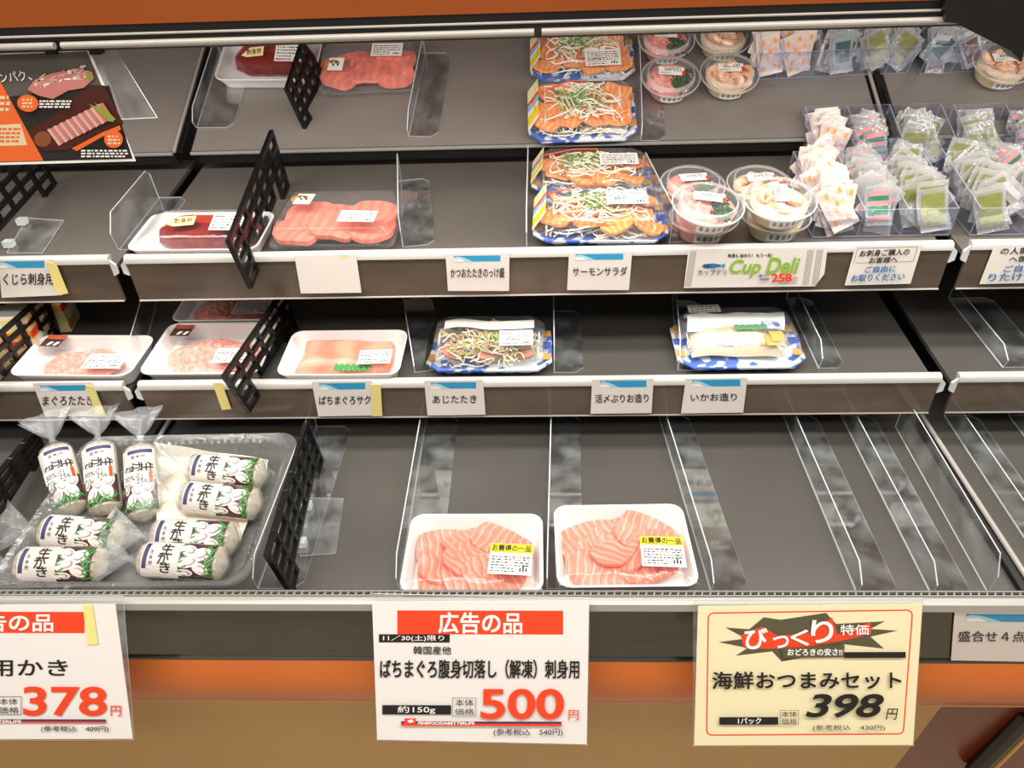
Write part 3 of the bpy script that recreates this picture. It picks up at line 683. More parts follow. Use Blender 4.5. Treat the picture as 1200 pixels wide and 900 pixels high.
def tray(r, W, D, h, film=True, M=None, sag=.0):
    q = MB()
    R0 = .018
    prof = [(.80, 0), (.82, 0), (.86, .25), (.965, .88), (.985, .93), (1.0, .95), (1.0, 1.0), (.985, 1.02), (.95, .98), (.93, .9), (.84, .2), (.82, .12)]
    rings = [rrect(W-(1-k)*min(W, D)*1.0, D-(1-k)*min(W, D)*1.0, max(.006, R0*k), z*h) for k, z in prof]
    q.loft(rings, 0, True, True); q.build('foam_tray', M or WHITE, r, 50)
    if film:
        q = MB()
        def fn(u, v):
            x = (u-.5)*W*.985; y = (v-.5)*D*.98; e = min(u, v, 1-u, 1-v)
            return (x, y, h*1.03+.0012+max(0, min(e*10, 1))*film_h*(.6+.4*noise.noise(Vector((x*30, y*30, W*50)))))
        film_h = sag or .001
        q.surf(fn, 22, 16); q.build('film_wrap', FILM, r, True)
def slice_mb(w, d, th, seed, lift=.006, curl=.006):
    R = random.Random(seed); q = MB(); ph = R.uniform(0, 6); off = R.uniform(0, 99)
    def fn(u, v):
        a = (u-.5)*2; b2 = (v-.5)*2
        k = 1-.16*(abs(a)**3*abs(b2)**2)-.1*noise.noise(Vector((a*1.3, b2*1.3, off)))
        x = a*w/2*k; y = b2*d/2*(1-.15*a*a)*k
        z = lift*sin(a*1.6+ph)*.5+curl*(a*a*.5)+.004*noise.noise(Vector((x*40, y*40, off)))
        return (x, y, z+th)
    q.surf(fn, 14, 8, 0, th); return q
def mound(W, D, H, seed, rough=.004, n=34):
    q = MB()
    def fn(u, v):
        x = (u-.5); y = (v-.5); a = Vector((x*2, y*2, 0)).length
        rad = .92+.14*noise.noise(Vector((math.atan2(y, x)*1.2, seed, 3)))
        k = max(abs(x), abs(y))*2/max(a, 1e-6)
        px_, py_ = x*k*rad, y*k*rad
        rr = max(abs(x), abs(y))*2
        z = H*max(0, 1-rr**3)*(.75+.5*noise.noise(Vector((px_*4, py_*4, seed))))
        z += rough*(noise.noise(Vector((px_*W*180, py_*D*180, seed)))+.6*noise.noise(Vector((px_*W*420, py_*D*420, seed))))*min(1, 3*(1-rr))
        return (px_*W*1.05, py_*D*1.05, max(z, 0) if rr > .98 else z+.001)
    q.surf(fn, n, n); return q
TW, TD = .184, .118
def place(pl, h, FL, FR, B, name, label, cat, group=None, rim=1):
    M, W, D = frame(pl, h, FL, FR, B)
    M = M @ Matrix.Translation((0, 0, .0026))
    return empty(name, label, cat, M, group), W, D
# minced tuna trays
def negitoro(r, W, D, seed, cover=.68):
    h = .027; tray(r, W, D, h)
    o = mound(W*cover*1.06, D*.74, .017, seed, .0055, n=60).build('minced_tuna', MINCE, r, True); o.location = (-.006, -.002, .007)
    s_ = put(sticker(6, .062, .036, seed=seed), 'price_label', r, (W*.24, -D*.2, h*1.03+.003), .02)
    mb = MB(); mb.box((0, 0, 0), (.032, .03, .0005), 0); mb.add([(-.016, .004, .0004), (.016, .004, .0004), (.016, .015, .0004), (-.016, .015, .0004)], [(0, 1, 2, 3)], 1)
    for k in range(2): mb.add([(-.006+.011*k, -.012, .0004), (-.001+.011*k, -.012, .0004), (.003+.011*k, -.003, .0004), (-.003+.011*k, -.003, .0004)], [(0, 1, 2, 3)], 2)
    put((mb, [mat('brown_black_sticker', '4a3b34', .4), mat('orange_sticker_art', 'd9694a', .5), WINK]), 'dark_sticker', r, (-W*.33, D*.3, h*1.03+.003), -.05)
GN = 'minced tuna trays on the lower shelf'
r, W, D = place('lower', .027, (8, 441), (151, 442), (41, 394), 'minced_tuna_tray', 'white foam tray of minced tuna leftmost on the lower shelf, alone in its slot', 'fish pack', GN); negitoro(r, W, D, 3)
r, W, D = place('lower', .027, (161, 440), (303, 439), (190, 380), 'minced_tuna_tray', 'white foam tray of minced tuna in front of another, left of the lattice', 'fish pack', GN); negitoro(r, W, D, 8, .72)
r, W, D = place('lower', .027, (199, 378), (322, 376), (218, 338), 'minced_tuna_tray', 'white foam tray of minced tuna at the back, half under the upper shelf', 'fish pack', GN); negitoro(r, W, D, 12, .7)
# tuna block
r, W, D = place('lower', .03, (322, 440), (467, 439), (337, 388), 'tuna_block_tray', 'white foam tray with one smooth salmon-pink tuna block and green strip', 'fish pack')
tray(r, W, D, .028)
q = MB()
def blk(u, v, W=W, D=D):
    x = (u-.5)*W*.78; y = (v-.5)*D*.68
    e = min(min(u, 1-u)*9, min(v, 1-v)*5, 1)
    return (x+.004*sin(v*3), y+.003*sin(u*5), .004+.02*max(e, 0)**.45+.0015*noise.noise(Vector((x*40, y*40, 0))))
q.surf(blk, 40, 22); o = q.build('tuna_block', SAKU, r, True); o.location = (-.002, .004, .004)
q = MB(); q.surf(lambda u, v: ((u-.5)*W*.3, (v-.5)*.016, .002*sin(u*40)), 20, 2, 0, .0006); o = q.build('green_leaf_strip', BARAN, r); o.location = (W*.1, -D*.3, .024)
put(sticker(5, .05, .034, seed=4), 'price_label', r, (W*.28, -D*.17, .0325), .05)
# whale trays
def whale(r, W, D, seed, tilt=0):
    h = .026; tray(r, W, D, h)
    q = MB(); L = W*.78
    top = []; N_ = 26
    rings = []
    for i in range(N_+1):
        u = i/N_; x = (u-.5)*L; k = min(1, u*4+.35, (1-u)*5+.4); jit = .003*noise.noise(Vector((u*6, seed, 0)))
        y0, y1 = -D*.2*k+jit, D*.27*k+jit; zt = .036*min(1, .6+k*.45)+.003*noise.noise(Vector((u*4, seed, 4)))
        rings.append([Vector((x, y0, .005)), Vector((x, y0-.004, .012)), Vector((x, y0+.002, zt*.8)), Vector((x, (y0+y1)*.3, zt)), Vector((x, y1, zt*.95)), Vector((x, y1+.004, .014)), Vector((x, y1, .005))])
    q.loft(rings); o = q.build('whale_block', WHALE, r, 30); o.location = (W*.05, 0, 0)
    q = MB()
    for i in range(N_):
        a, b2 = rings[i], rings[i+1]; q.add([a[3]+Vector((0, 0, .001)), b2[3]+Vector((0, 0, .001)), b2[4]+Vector((0, 0, .001)), a[4]+Vector((0, 0, .001))], [(0, 1, 2, 3)])
    o = q.build('bright_cut_face', WHALE2, r, True); o.location = (W*.05, 0, 0)
    q = MB(); q.surf(lambda u, v: ((u-.5)*W*.93, (v-.5)*D*.92, h+.001+.016*min(1, 6*min(u, 1-u, v, 1-v))), 20, 14); q.build('film_wrap', FILM, r, True)
    mb = MB(); mb.slab([(-.021, -.004, 0), (-.012, -.009, 0), (.018, -.009, 0), (.021, .009, 0), (-.004, .009, 0)], (0, 0, .0005)); vs, fs = glyphs('刺身用', .02)
    mb.add([(-.011+.026*u, -.005+.011*v, .0007) for u, v in vs], fs, 1)
    put((mb, [mat('pale_yellow_sticker', 'f1dd9a', .5), INK]), 'yellow_sticker', r, (-W*.12, -.006, h+.019), .15, .3)
    put(sticker(5, .05, .036, seed=seed+20), 'price_label', r, (W*.24, -.008, h+.0195), -.03, .25)
r, W, D = place('upper', .026, (146, 295), (300, 294), (172, 251), 'whale_meat_tray', 'white foam tray of dark red whale meat on the upper shelf', 'fish pack'); whale(r, W, D, 2)
r, W, D = place('rear', .026, (250, 95), (368, 95), (257, 46), 'whale_meat_tray', 'white foam tray of dark red whale meat on the rear shelf', 'fish pack'); whale(r, W, D, 5)
# tuna slices in clear hinged packs
def clear_tuna(r, W, D, seed, n=6, art=True):
    q = MB(); h = .045
    q.loft([rrect(W*.86, D*.82, .012, 0), rrect(W*.92, D*.9, .014, .014), rrect(W, D, .016, .016), rrect(W, D, .016, .019)], 0, True, False); q.build('clear_pack_base', LID, r, 40)
    q = MB(); q.loft([rrect(W, D, .016, .0195), rrect(W*.94, D*.92, .016, .021), rrect(W*.90, D*.87, .016, h-.004), rrect(W*.86, D*.82, .014, h)], 0, False, True); q.build('clear_pack_lid', LID, r, 40)
    R = random.Random(seed)
    for k in range(n):
        cx = -W*.28+W*.56*(k % 3)/2+R.uniform(-.004, .004); cy = (D*.14 if k >= 3 else -D*.16)+R.uniform(-.004, .004)
        o = slice_mb(W*.4, D*.5, .007, seed*10+k).build('tuna_slice', CORAL, r, True); o.location = (cx, cy, .012+.005*(k % 2)+(.004 if k < 3 else 0)); o.rotation_euler = (R.uniform(-.12, .12), R.uniform(-.1, .1), R.uniform(-.25, .25))
    put(sticker(5, .056, .032, seed=seed), 'price_label', r, ((W*.2, -D*.18, h+.001) if art else (W*.2, D*.16, h+.001)), -.06)
    mb, ms = sticker(1, .027, .031, bars=False, code=False); R2 = random.Random(3)
    for k in range(7): mb.add([(-.006+.011*cos(k*.5+.6)+dx, -.002+.01*sin(k*.5+.6)+dy, .0006) for dx, dy in ((-.003, -.003), (.003, -.003), (.003, .003), (-.003, .003))], [(0, 1, 2, 3)], 3)
    for k in range(4): mb.add([(-.008+.004*k+dx, .004-.006*(k % 2)+dy, .0008) for dx, dy in ((-.0015, -.003), (.0015, -.003), (.0015, .003), (-.0015, .003))], [(0, 1, 2, 3)], 1)
    ms = list(ms); ms[3] = mat('ochre_print', 'b98a3a', .5)
    put((mb, ms), 'picture_sticker', r, (-W*.3, D*.22 if art else -D*.12, h+.001), -.08)
r, W, D = place('upper', .018, (313, 293), (461, 292), (331, 240), 'sliced_tuna_pack', 'clear lidded pack of coral sliced tuna on the upper shelf', 'fish pack'); clear_tuna(r, W, D, 4)
r, W, D = place('rear', .018, (373, 112), (490, 106), (385, 62), 'sliced_tuna_pack', 'clear lidded pack of coral sliced tuna on the rear shelf', 'fish pack'); clear_tuna(r, W, D, 9, art=False)
# bargain tuna trays on the deck
def bargain(r, W, D, seed):
    h = .03; tray(r, W, D, h, sag=.004); R = random.Random(seed)
    sp = [(-.3, .2, .3), (-.27, -.1, .1), (-.22, -.3, -.2), (-.02, .22, .5), (0, -.02, -.2), (.02, -.25, .15), (.24, .22, -.5), (.27, 0, -.15), (.2, -.25, .2), (-.05, .05, .9)]
    for k, (x, y, a) in enumerate(sp):
        o = slice_mb(W*R.uniform(.4, .5), D*R.uniform(.38, .5), .005, seed*20+k, .008, .005).build('tuna_slice', STREAK, r, True)
        o.location = (W*x*.78, D*y*.78, .007+.0011*k+R.uniform(0, .002)); o.rotation_euler = (R.uniform(-.15, .15), R.uniform(-.15, .15), a+R.uniform(-.2, .2))
    put(sticker(6, .055, .049, seed=seed, banner=True, texts=(('お買得の一品', .04, .74, .96, .97, INK, .03), ('ばちまぐろ切落し（解凍）', .06, .5, .96, .57, INK, 0), ('500', .76, .26, .95, .38, INK, 0))), 'bargain_label', r, (W*.27, -D*.16, h*1.03+.0085), -.06)
GB = 'bargain tuna trays on the deck'
r, W, D = place('deck', .03, (467, 696), (637, 696), (481, 604), 'tuna_trimmings_tray', 'white foam tray of pink tuna trimmings with yellow banner, left one on the bottom deck', 'fish pack', GB); bargain(r, W, D, 3)
r, W, D = place('deck', .03, (653, 690), (821, 688), (647, 594), 'tuna_trimmings_tray', 'white foam tray of pink tuna trimmings with yellow banner, right one on the bottom deck', 'fish pack', GB); bargain(r, W, D, 6)

# ------------------------------------------------------------------ blue patterned packs: salads, mackerel, squid
PATT = mat('blue_white_printed_tray', '3c66c4', .3, col2='e9eef6', scale=40, lo=.44, hi=.5, detail=1)
PATY = mat('yellow_print', 'dfa24a', .35); PATB = mat('blue_print', '2a4fb4', .35)
SALM = mat('orange_salmon', 'ffb985', .3, spec=.6, col2='ff9a4a', scale=30, tex='wave', lo=.0, hi=.4, bump=.15)
DAIK = mat('white_daikon', 'f1ead6', .4, spec=.5)
DAIK2 = mat('cream_onion', 'ead9a8', .4)
SPR = mat('green_sprout', '5f8f2f', .45); SPR2 = mat('dark_green_chive', '3f6f2a', .45); CARR = mat('carrot_orange', 'e0802c', .45)
def oct_(w_, d_, c, z): return [Vector(p) for p in ((w_/2-c, -d_/2, z), (w_/2, -d_/2+c, z), (w_/2, d_/2-c, z), (w_/2-c, d_/2, z), (-w_/2+c, d_/2, z), (-w_/2, d_/2-c, z), (-w_/2, -d_/2+c, z), (-w_/2+c, -d_/2, z))]
def pack_shell(r, W, D, H, c=.022, base=PATT):
    q = MB(); q.loft([oct_(W*.84, D*.8, c*.8, 0), oct_(W*.95, D*.94, c, .011), oct_(W, D, c, .012), oct_(W, D, c, .015), oct_(W*.95, D*.93, c, .0145), oct_(W*.86, D*.82, c*.8, .005)], 0, True, True)
    for sx in (-1, 1):
        for k in range(3): q.box((sx*W*.462, -D*.2+.03*k, .0152), (.013, .015, .0008), 1+k % 2)
    q.build('printed_tray', [base, PATY, PATB], r)
    q = MB(); q.loft([oct_(W*1.005, D*1.005, c, .0135), oct_(W*1.005, D*1.005, c, .0172), oct_(W*.95, D*.94, c, .018), oct_(W*.87, D*.82, c*.8, H-.004), oct_(W*.83, D*.77, c*.7, H)], 0, False, True); q.build('clear_pack_lid', LID, r)
def strands(n, W, D, z0, z1, seed, Lr=(.02, .055), rad=.0011, curl=1.0, cx=0, cy=0):
    R = random.Random(seed); q = MB()
    for i in range(n):
        x = cx+R.gauss(0, W*.24); y = cy+R.gauss(0, D*.22); x = max(-W/2, min(W/2, x)); y = max(-D/2, min(D/2, y))
        a = R.uniform(0, 6.28); L = R.uniform(*Lr); k = R.uniform(-2.6, 2.6)*curl; z = R.uniform(z0, z1); pts = []
        for s_ in range(6):
            pts.append((max(-W/2, min(W/2, x)), max(-D/2, min(D/2, y)), z+.003*sin(s_*1.1+i))); x += cos(a)*L/5; y += sin(a)*L/5; a += k/5
        q.tube(pts, rad, 4)
    return q
def belt(r, W, D, H):
    q = MB(); x0, x1 = -W*.5, -W*.40
    def P(t, s_): 
        return (x0+(x1-x0)*s_, -D*.36+D*.74*t, .02+(H-.018)*s_)
    cols = [(0, .1, 0), (.1, .34, 1), (.34, .44, 0), (.44, .6, 2), (.6, .68, 3), (.68, 1, 4)]
    for a, b_, m_ in cols:
        e = .0012; q.add([Vector(P(a, 0))+Vector((-e, 0, e)), Vector(P(b_, 0))+Vector((-e, 0, e)), Vector(P(b_*.94+.06, 1))+Vector((-e, 0, e)), Vector(P(a*.94+.06, 1))+Vector((-e, 0, e))], [(0, 1, 2, 3)], m_)
    q.build('yellow_band_sticker', [LABEL, YEL, mat('sky_print', '8fc4d8', .5), RED, mat('cream_print', 'efe6b0', .5)], r)
    q = MB(); a, b_, c_ = Vector((x1, D*.2, H+.0012)), Vector((x1+.05, D*.32, H+.0012)), Vector((-W*.02, D*.34, H+.0012))
    q.tube([Vector((x1-.012, D*.05, H*.75)), Vector((x1, D*.12, H+.001)), b_, Vector((W*.05, D*.33, H+.001))], .0011, 5); q.build('red_tear_line', RED, r)
def salad(r, W, D, seed, lab=(.27, .0), labrot=.03):
    H = .046; pack_shell(r, W, D, H); R = random.Random(seed)
    strands(130, W*.8, D*.74, .008, .026, seed, (.03, .07), .0014).build('daikon_bed', DAIK, r, True, kind='stuff')
    for k in range(12):
        cx = -W*.31+W*.62*(k % 4)/3+R.uniform(-.008, .008); cy = -D*.25+D*.48*(k//4)/2+R.uniform(-.006, .006)
        o = slice_mb(.05, .034, .004, seed*30+k, .006, .008).build('salmon_slice', SALM, r, True); o.location = (cx, cy, .022+R.uniform(0, .005)); o.rotation_euler = (R.uniform(-.25, .25), R.uniform(-.25, .25), R.uniform(-.5, .5))
    q = strands(64, W*.7, D*.66, .033, .042, seed+1, (.03, .065), .0013, cy=.008); q.build('daikon_strands', DAIK, r, True, kind='stuff')
    q = strands(26, W*.5, D*.5, .036, .043, seed+2, (.02, .05), .0012, .6, cx=-.01, cy=.02); q.build('onion_strands', DAIK2, r, True, kind='stuff')
    q = strands(34, W*.5, D*.4, .037, .0435, seed+3, (.012, .035), .0013, .5, cx=-.012, cy=.012); q.build('green_sprouts', SPR, r, True, kind='stuff')
    belt(r, W, D, H)
    if lab: put(sticker(7, .062, .04, seed=seed, texts=(('24.12.1', .2, .36, .5, .46, INK, .01),)), 'price_label', r, (lab[0]*W, lab[1]*D, H+.0008), labrot)
GS = 'salmon salad packs'
for pl, FL, FR, B, lab, tx, sd in (('upper', (624, 284), (785, 284), (621, 232), (.2, .05), 'foremost one on the upper shelf', 1),
        ('upper', (622, 226), (766, 226), (621, 191), (.22, .0), 'second on the upper shelf', 2),
        ('rear', (620, 168), (748, 164), (625, 104), None, 'front one on the rear shelf', 3),
        ('rear', (622, 96), (745, 93), (625, 45), (.18, -.34), 'rear one under the canopy edge', 4)):
    r, W, D = place(pl, .016, FL, FR, B, 'salmon_salad_pack', 'blue salmon salad pack with orange slices, '+tx, 'salad pack', GS); salad(r, W, D, sd, lab)
# chopped horse mackerel
r, W, D = place('lower', .014, (497, 437), (647, 436), (517, 386), 'mackerel_pack', 'blue tray pack of chopped horse mackerel with onion strands on the lower shelf', 'fish pack')
H = .046; pack_shell(r, W, D, H)
MACK = mat('pinkish_mackerel', 'c9806a', .35, spec=.6, col2='9a6a58', scale=60, bump=.3)
for k in range(9):
    R = random.Random(k); o = slice_mb(.036, .018, .003, 300+k, .006, .006).build('mackerel_piece', MACK, r, True); o.location = (-W*.28+W*.56*(k % 3)/2, -D*.26+D*.4*(k//3)/2, .02+R.uniform(0, .006)); o.rotation_euler = (R.uniform(-.3, .3), 0, R.uniform(-.6, .6))
strands(230, W*.8, D*.74, .01, .040, 51, (.02, .05), .0013).build('onion_strands', mat('cream_beige_onion', 'ecd9b4', .4), r, True, kind='stuff')
strands(40, W*.6, D*.6, .03, .041, 52, (.015, .035), .0016, .6).build('green_onion', mat('pale_green_leek', '94a352', .4), r, True, kind='stuff')
strands(14, W*.7, D*.6, .034, .042, 53, (.015, .04), .0012, .6).build('pink_ginger', mat('pink_ginger', 'd98a78', .4), r, True, kind='stuff')
q = MB(); q.slab([(-W*.5, -D*.42, .018), (-W*.5, D*.36, .018), (-W*.43, D*.36, H-.002), (-W*.43, -D*.36, H-.002)], (-.001, 0, .001)); q.build('black_band_sticker', mat('black_glossy_sticker', '17120f', .25), r)
put(sticker(6, .052, .038, seed=61, texts=(('24.11.30', .2, .36, .5, .46, INK, .01),)), 'price_label', r, (W*.22, -D*.14, H+.0008), .03)
q = MB(); q.surf(lambda u, v: ((u-.5)*W*.72, D*.17+(v-.5)*.022+.004*sin(u*7), H+.0012+.0012*sin(u*11)), 24, 4); q.build('painted_lid_reflection', LABEL, r, True)  # reflection on top of the lid, laid on as a white strip
# squid
r, W, D = place('lower', .014, (796, 434), (948, 432), (812, 378), 'squid_pack', 'blue tray pack of pale squid with white daikon on the lower shelf', 'fish pack')
H = .05; pack_shell(r, W, D, H)
SQ = mat('pale_squid', 'e6dcc6', .25, spec=.7, col2='d8c8a8', scale=20, sss=.2)
q = MB(); q.surf(lambda u, v: ((u-.5)*W*.7, (v-.5)*D*.5+.004*sin(u*4), .014+.022*min(1, 5*min(u, 1-u, v, 1-v))**.5+.002*sin(u*9+v*4)), 30, 16); o = q.build('squid_slab', SQ, r, True); o.location = (-.006, -.004, 0)
strands(110, W*.78, D*.4, .012, .03, 71, (.02, .05), .0013, cy=-D*.2).build('daikon_strands', DAIK, r, True, kind='stuff')
q = MB(); q.surf(lambda u, v: ((u-.5)*W*.78, D*.24+(v-.5)*D*.3, .03+.02*sin(pi*v)+.004*noise.noise(Vector((u*6, v*4, 2)))), 26, 10); q.build('white_film_sheet', mat('white_soft_film', 'f4f4f2', .25), r, True)
q = MB()
for k in range(3): q.surf(lambda u, v, k=k: (W*.2+(u-.5)*.02+.008*k, -D*.14+(v-.5)*.026-.006*(k % 2), .034+.003*k+.002*sin(v*3)), 4, 4)
q.build('yellow_garnish', PATY, r, True)
q = MB(); q.slab([(W*.2, D*.02, .04), (W*.2, D*.16, .043), (W*.33, D*.16, .043), (W*.34, D*.02, .04)], (0, 0, .001)); q.build('white_stamp_sticker', mat('white_blue_stamp', 'dfe6f4', .4, col2='5a78c8', scale=60, lo=.5, hi=.6), r)
q = MB(); q.surf(lambda u, v: (W*.1+(u-.5)*.05, D*.02+(v-.5)*.012, .044+.001*sin(u*30)), 12, 2); q.build('green_leaf_strip', BARAN, r)
put(sticker(3, .05, .02, seed=66, code=False), 'price_label', r, (-W*.24, D*.36, H+.001), .03, .0)
# ------------------------------------------------------------------ boxes behind the lattice at the left edge
CART = mat('cream_carton', 'ecd9a4', .5); CARTO = mat('orange_print', 'f0a02c', .5)
def carton(c, rz, label, seed):
    r = empty('food_carton', label, 'carton', Matrix.Translation(c) @ Matrix.Rotation(rz, 4, 'Z'), 'cartons behind the left lattice'); R = random.Random(seed)
    q = MB(); q.slab([(-.04, -.025, 0), (.04, -.025, 0), (.04, .025, 0), (-.04, .025, 0)], (0, 0, .075)); q.build('carton_box', CART, r)
    q = MB()
    for k in range(4): q.box((.0402, -.013+.01*(k % 2), .012+.017*k), (.0006, .028, .012), k % 3); q.box((-.02+.02*(k % 3), -.0252, .012+.017*k), (.04, .0006, .012), (k+1) % 3)
    q.box((0, 0, .0752), (.06, .035, .0006), 1); q.build('printed_panels', [CARTO, LABEL, RED], r)
for k, (x, y) in enumerate(((-.90, .935), (-.86, 1.0), (-.85, 1.07))):
    p, n = plane('lower'); z = p.z+(y-p.y)*math.tan(radians(3))+.001
    carton((x, y, z), .1*k, 'cream and orange carton behind the left lattice on the lower shelf, %s of three' % ('nearest', 'middle', 'farthest')[k], k)
r = None
# ------------------------------------------------------------------ round cups
PINKC = mat('pink_cod_roe', 'f0a79b', .4, col2='e58b7d', scale=60, bump=.4); SEAW = mat('green_seaweed', '3c6b33', .3, spec=.7, col2='27481f', scale=60, bump=.5)
SHRI = mat('peach_shrimp', 'f1b48c', .35, col2='f8d9bd', scale=40, bump=.3); CREA = mat('cream_salad', 'eddcb9', .45, col2='e2c994', scale=50, bump=.3)
def cup(mtx, kind, label, seed, txt, group, srot=-.12):
    r = empty('round_deli_cup', label, 'deli cup', mtx, group); Rr = .048; h = .029; R = random.Random(seed)
    q = MB(); q.lathe([(.028, 0), (.034, .001), (.036, .006), (.043, h-.004), (.046, h-.003), (.0475, h)], 36, cap0=True); q.build('clear_cup', CUPM, r, True)
    q = MB(); q.lathe([(.0495, h-.003), (.051, h), (.051, h+.003), (.047, h+.005), (.0445, h+.0035), (.043, h+.005), (.041, h+.0105), (.0385, h+.0115), (.037, h+.011)], 36, cap1=True); q.build('clear_cup_lid', LID, r, True)
    q = MB(); q.lathe([(.0488, h+.0005), (.0512, h+.001), (.0514, h+.003), (.0495, h+.0036)], 40); q.lathe([(.0425, h+.0042), (.0418, h+.0085), (.0405, h+.0108), (.0385, h+.0112)], 40); q.build('lid_rim', RIMM, r, True)
    a, b_ = (PINKC, SEAW) if kind == 'roe' else (SHRI, CREA)
    q = MB(); q.lathe([(.0335, .003), (.0355, .008), (.040, .024)], 30, cap0=True, cap1=True); q.build('salad_filling', b_ if kind != 'roe' else PINKC, r, True)
    if kind == 'roe':
        o = mound(.06, .066, .014, seed, n=26).build('cod_roe', PINKC, r, True); o.location = (-.012, 0, .022)
        q = MB()
        for i in range(46):
            x, y = .02+R.gauss(0, .008), R.gauss(0, .014)-.004; x = min(x, .034); q.tube([(x, y, .023+R.uniform(0, .01)), (x+R.uniform(-.01, .006), y+R.uniform(-.01, .01), .026+R.uniform(0, .009)), (x+R.uniform(-.012, .004), y+R.uniform(-.014, .014), .023+R.uniform(0, .01))], .002, 5)
        q.build('seaweed', SEAW, r, True, kind='stuff')
    else:
        o = mound(.064, .064, .009, seed, .004, n=26).build('chopped_topping', SHRI, r, True); o.location = (0, 0, .022)
        for i in range(8):
            A = i*.8+R.uniform(-.2, .2); rr = R.uniform(.012, .027); pts = [(.011*cos(t), .011*sin(t), .004*sin(t*.7)) for t in [k*.5 for k in range(8)]]
            q = MB(); q.tube(pts, [.002, .0055, .0065, .0065, .006, .005, .004, .002], 8); o = q.build('shrimp', SHRI, r, True); o.location = (rr*cos(A), rr*sin(A), .027+R.uniform(0, .005)); o.rotation_euler = (R.uniform(-.4, .4), R.uniform(-.4, .4), R.uniform(0, 6))
    mb, ms = sticker(1, .044, .019, bars=False, code=False, texts=((txt, .22, .45, .85, .92, INK, .01), ('通常価格より', .06, .1, .5, .32, GREY, 0)))
    mb.box((.0205, -.004, .0002), (.005, .011, .0006), 4)
    put((mb, ms), 'discount_sticker', r, (0, .002, h+.0128), srot)
    q = MB()
    for i in range(9):
        t = radians(-118+i*6.5); t2 = radians(-118+(i+1)*6.5); f = lambda t, z: ((.0375+z*.17)*cos(t), (.0375+z*.17)*sin(t), z+.006)
        q.add([f(t, .002), f(t2, .002), f(t2, .016), f(t, .016)], [(0, 1, 2, 3)], 0)
        if i % 2: q.add([Vector(f(t, .006))*1.004, Vector(f(t2, .006))*1.004, Vector(f(t2, .014))*1.004, Vector(f(t, .014))*1.004], [(0, 1, 2, 3)], 1)
    q.build('side_label', [LABEL, GREY], r)
def cup_mat(pl, x, y, tip=0, tipx=0, lift=0, hh=.031):
    P = on(pl, hh+lift, x, y); n = plane(pl)[1]; M = Matrix.Translation(P-n*hh) @ Matrix.Rotation(radians(PL[pl][2]), 4, 'X') @ Matrix.Rotation(tip, 4, 'X') @ Matrix.Rotation(tipx, 4, 'Y')
    return M
GC = 'deli cups'
cup(cup_mat('rear', 786, 90, lift=.003), 'roe', 'round cup with pink roe and green seaweed, front left on the rear shelf', 1, '50円引', GC)
cup(cup_mat('rear', 855, 86, lift=.003), 'shrimp', 'round cup of shrimp salad, front right on the rear shelf', 2, '50円引', GC, -.02)
cup(cup_mat('rear', 781, 46, lift=.003), 'roe', 'round cup with seaweed behind another, under the canopy edge on the rear shelf', 3, '50円引', GC)
cup(cup_mat('rear', 848, 42, lift=.003), 'shrimp', 'round cup of cream salad behind another, under the canopy edge on the rear shelf', 4, '50円引', GC)
cup(cup_mat('upper', 825, 254, lift=.003), 'roe', 'round cup with pink roe at the bottom of the left front stack', 5, '20%引', GC)
cup(cup_mat('upper', 828, 237, .14, .05, .044), 'roe', 'round cup with pink roe and seaweed on top of the left front stack, upper shelf', 6, '20%引', GC, -.16)
cup(cup_mat('upper', 811, 214, .1, .03, .006), 'roe', 'round cup with pink roe standing behind the left stack on the upper shelf', 7, '20%引', GC, .12)
cup(cup_mat('upper', 909, 252, lift=.003), 'shrimp', 'round cup of shrimp salad at the bottom of the right front stack', 8, '20%引', GC)
cup(cup_mat('upper', 914, 231, .14, -.03, .044), 'shrimp', 'round cup of shrimp salad on top of the right front stack, upper shelf', 9, '20%引', GC, 1.45)
cup(cup_mat('upper', 890, 214, .1, 0, .006), 'shrimp', 'round cup of shrimp salad standing behind the right stack on the upper shelf', 10, '20%引', GC, .1)

# ------------------------------------------------------------------ oyster tray and bags
M, W, D = frame('deck', .045, (-22, 690), (288, 686), (44, 512))
M = M @ Matrix.Translation((0, 0, .0005))
r = empty('oyster_tray', 'large clear ribbed plastic tray holding the bags of oysters on the bottom deck', 'tray', M)
q = MB()
def ribr(k, z, amp): 
    pts = []
    for s_ in range(4):
        n_ = 56
        for i in range(n_):
            t = i/n_; a = (W/2*k, D/2*k) if k < 0 else (W/2-k, D/2-k); c_ = [(-a[0], -a[1]), (a[0], -a[1]), (a[0], a[1]), (-a[0], a[1])]
            p, e = c_[s_], c_[(s_+1) % 4]; x, y = p[0]+(e[0]-p[0])*t, p[1]+(e[1]-p[1])*t
            cr = .03; dx, dy = max(0, abs(x)-(a[0]-cr)), max(0, abs(y)-(a[1]-cr)); L = math.hypot(dx, dy)
            if dx > 0 and dy > 0 and L > cr: x = math.copysign(a[0]-cr+dx*cr/L, x); y = math.copysign(a[1]-cr+dy*cr/L, y)
            w_ = amp*(i % 2); nx, ny = ((0, -1), (1, 0), (0, 1), (-1, 0))[s_]
            pts.append(Vector((x-nx*w_, y-ny*w_, z)))
    return pts
q.loft([ribr(.03, 0, 0), ribr(.026, .006, .0016), ribr(.012, .036, .0022), ribr(.009, .041, 0), ribr(.001, .044, 0), ribr(0, .041, 0), ribr(.001, .0445, 0), ribr(.0095, .043, 0), ribr(.014, .036, .0022), ribr(.028, .008, .0016), ribr(.033, .002, 0)], 0, True, True)
q.build('ribbed_tray_shell', TRAYC, r)
inv = M.inverted()
s_ = MB()
cs = [on('deck', .012, *p) for p in ((184, 524), (316, 545), (282, 634), (184, 650))]
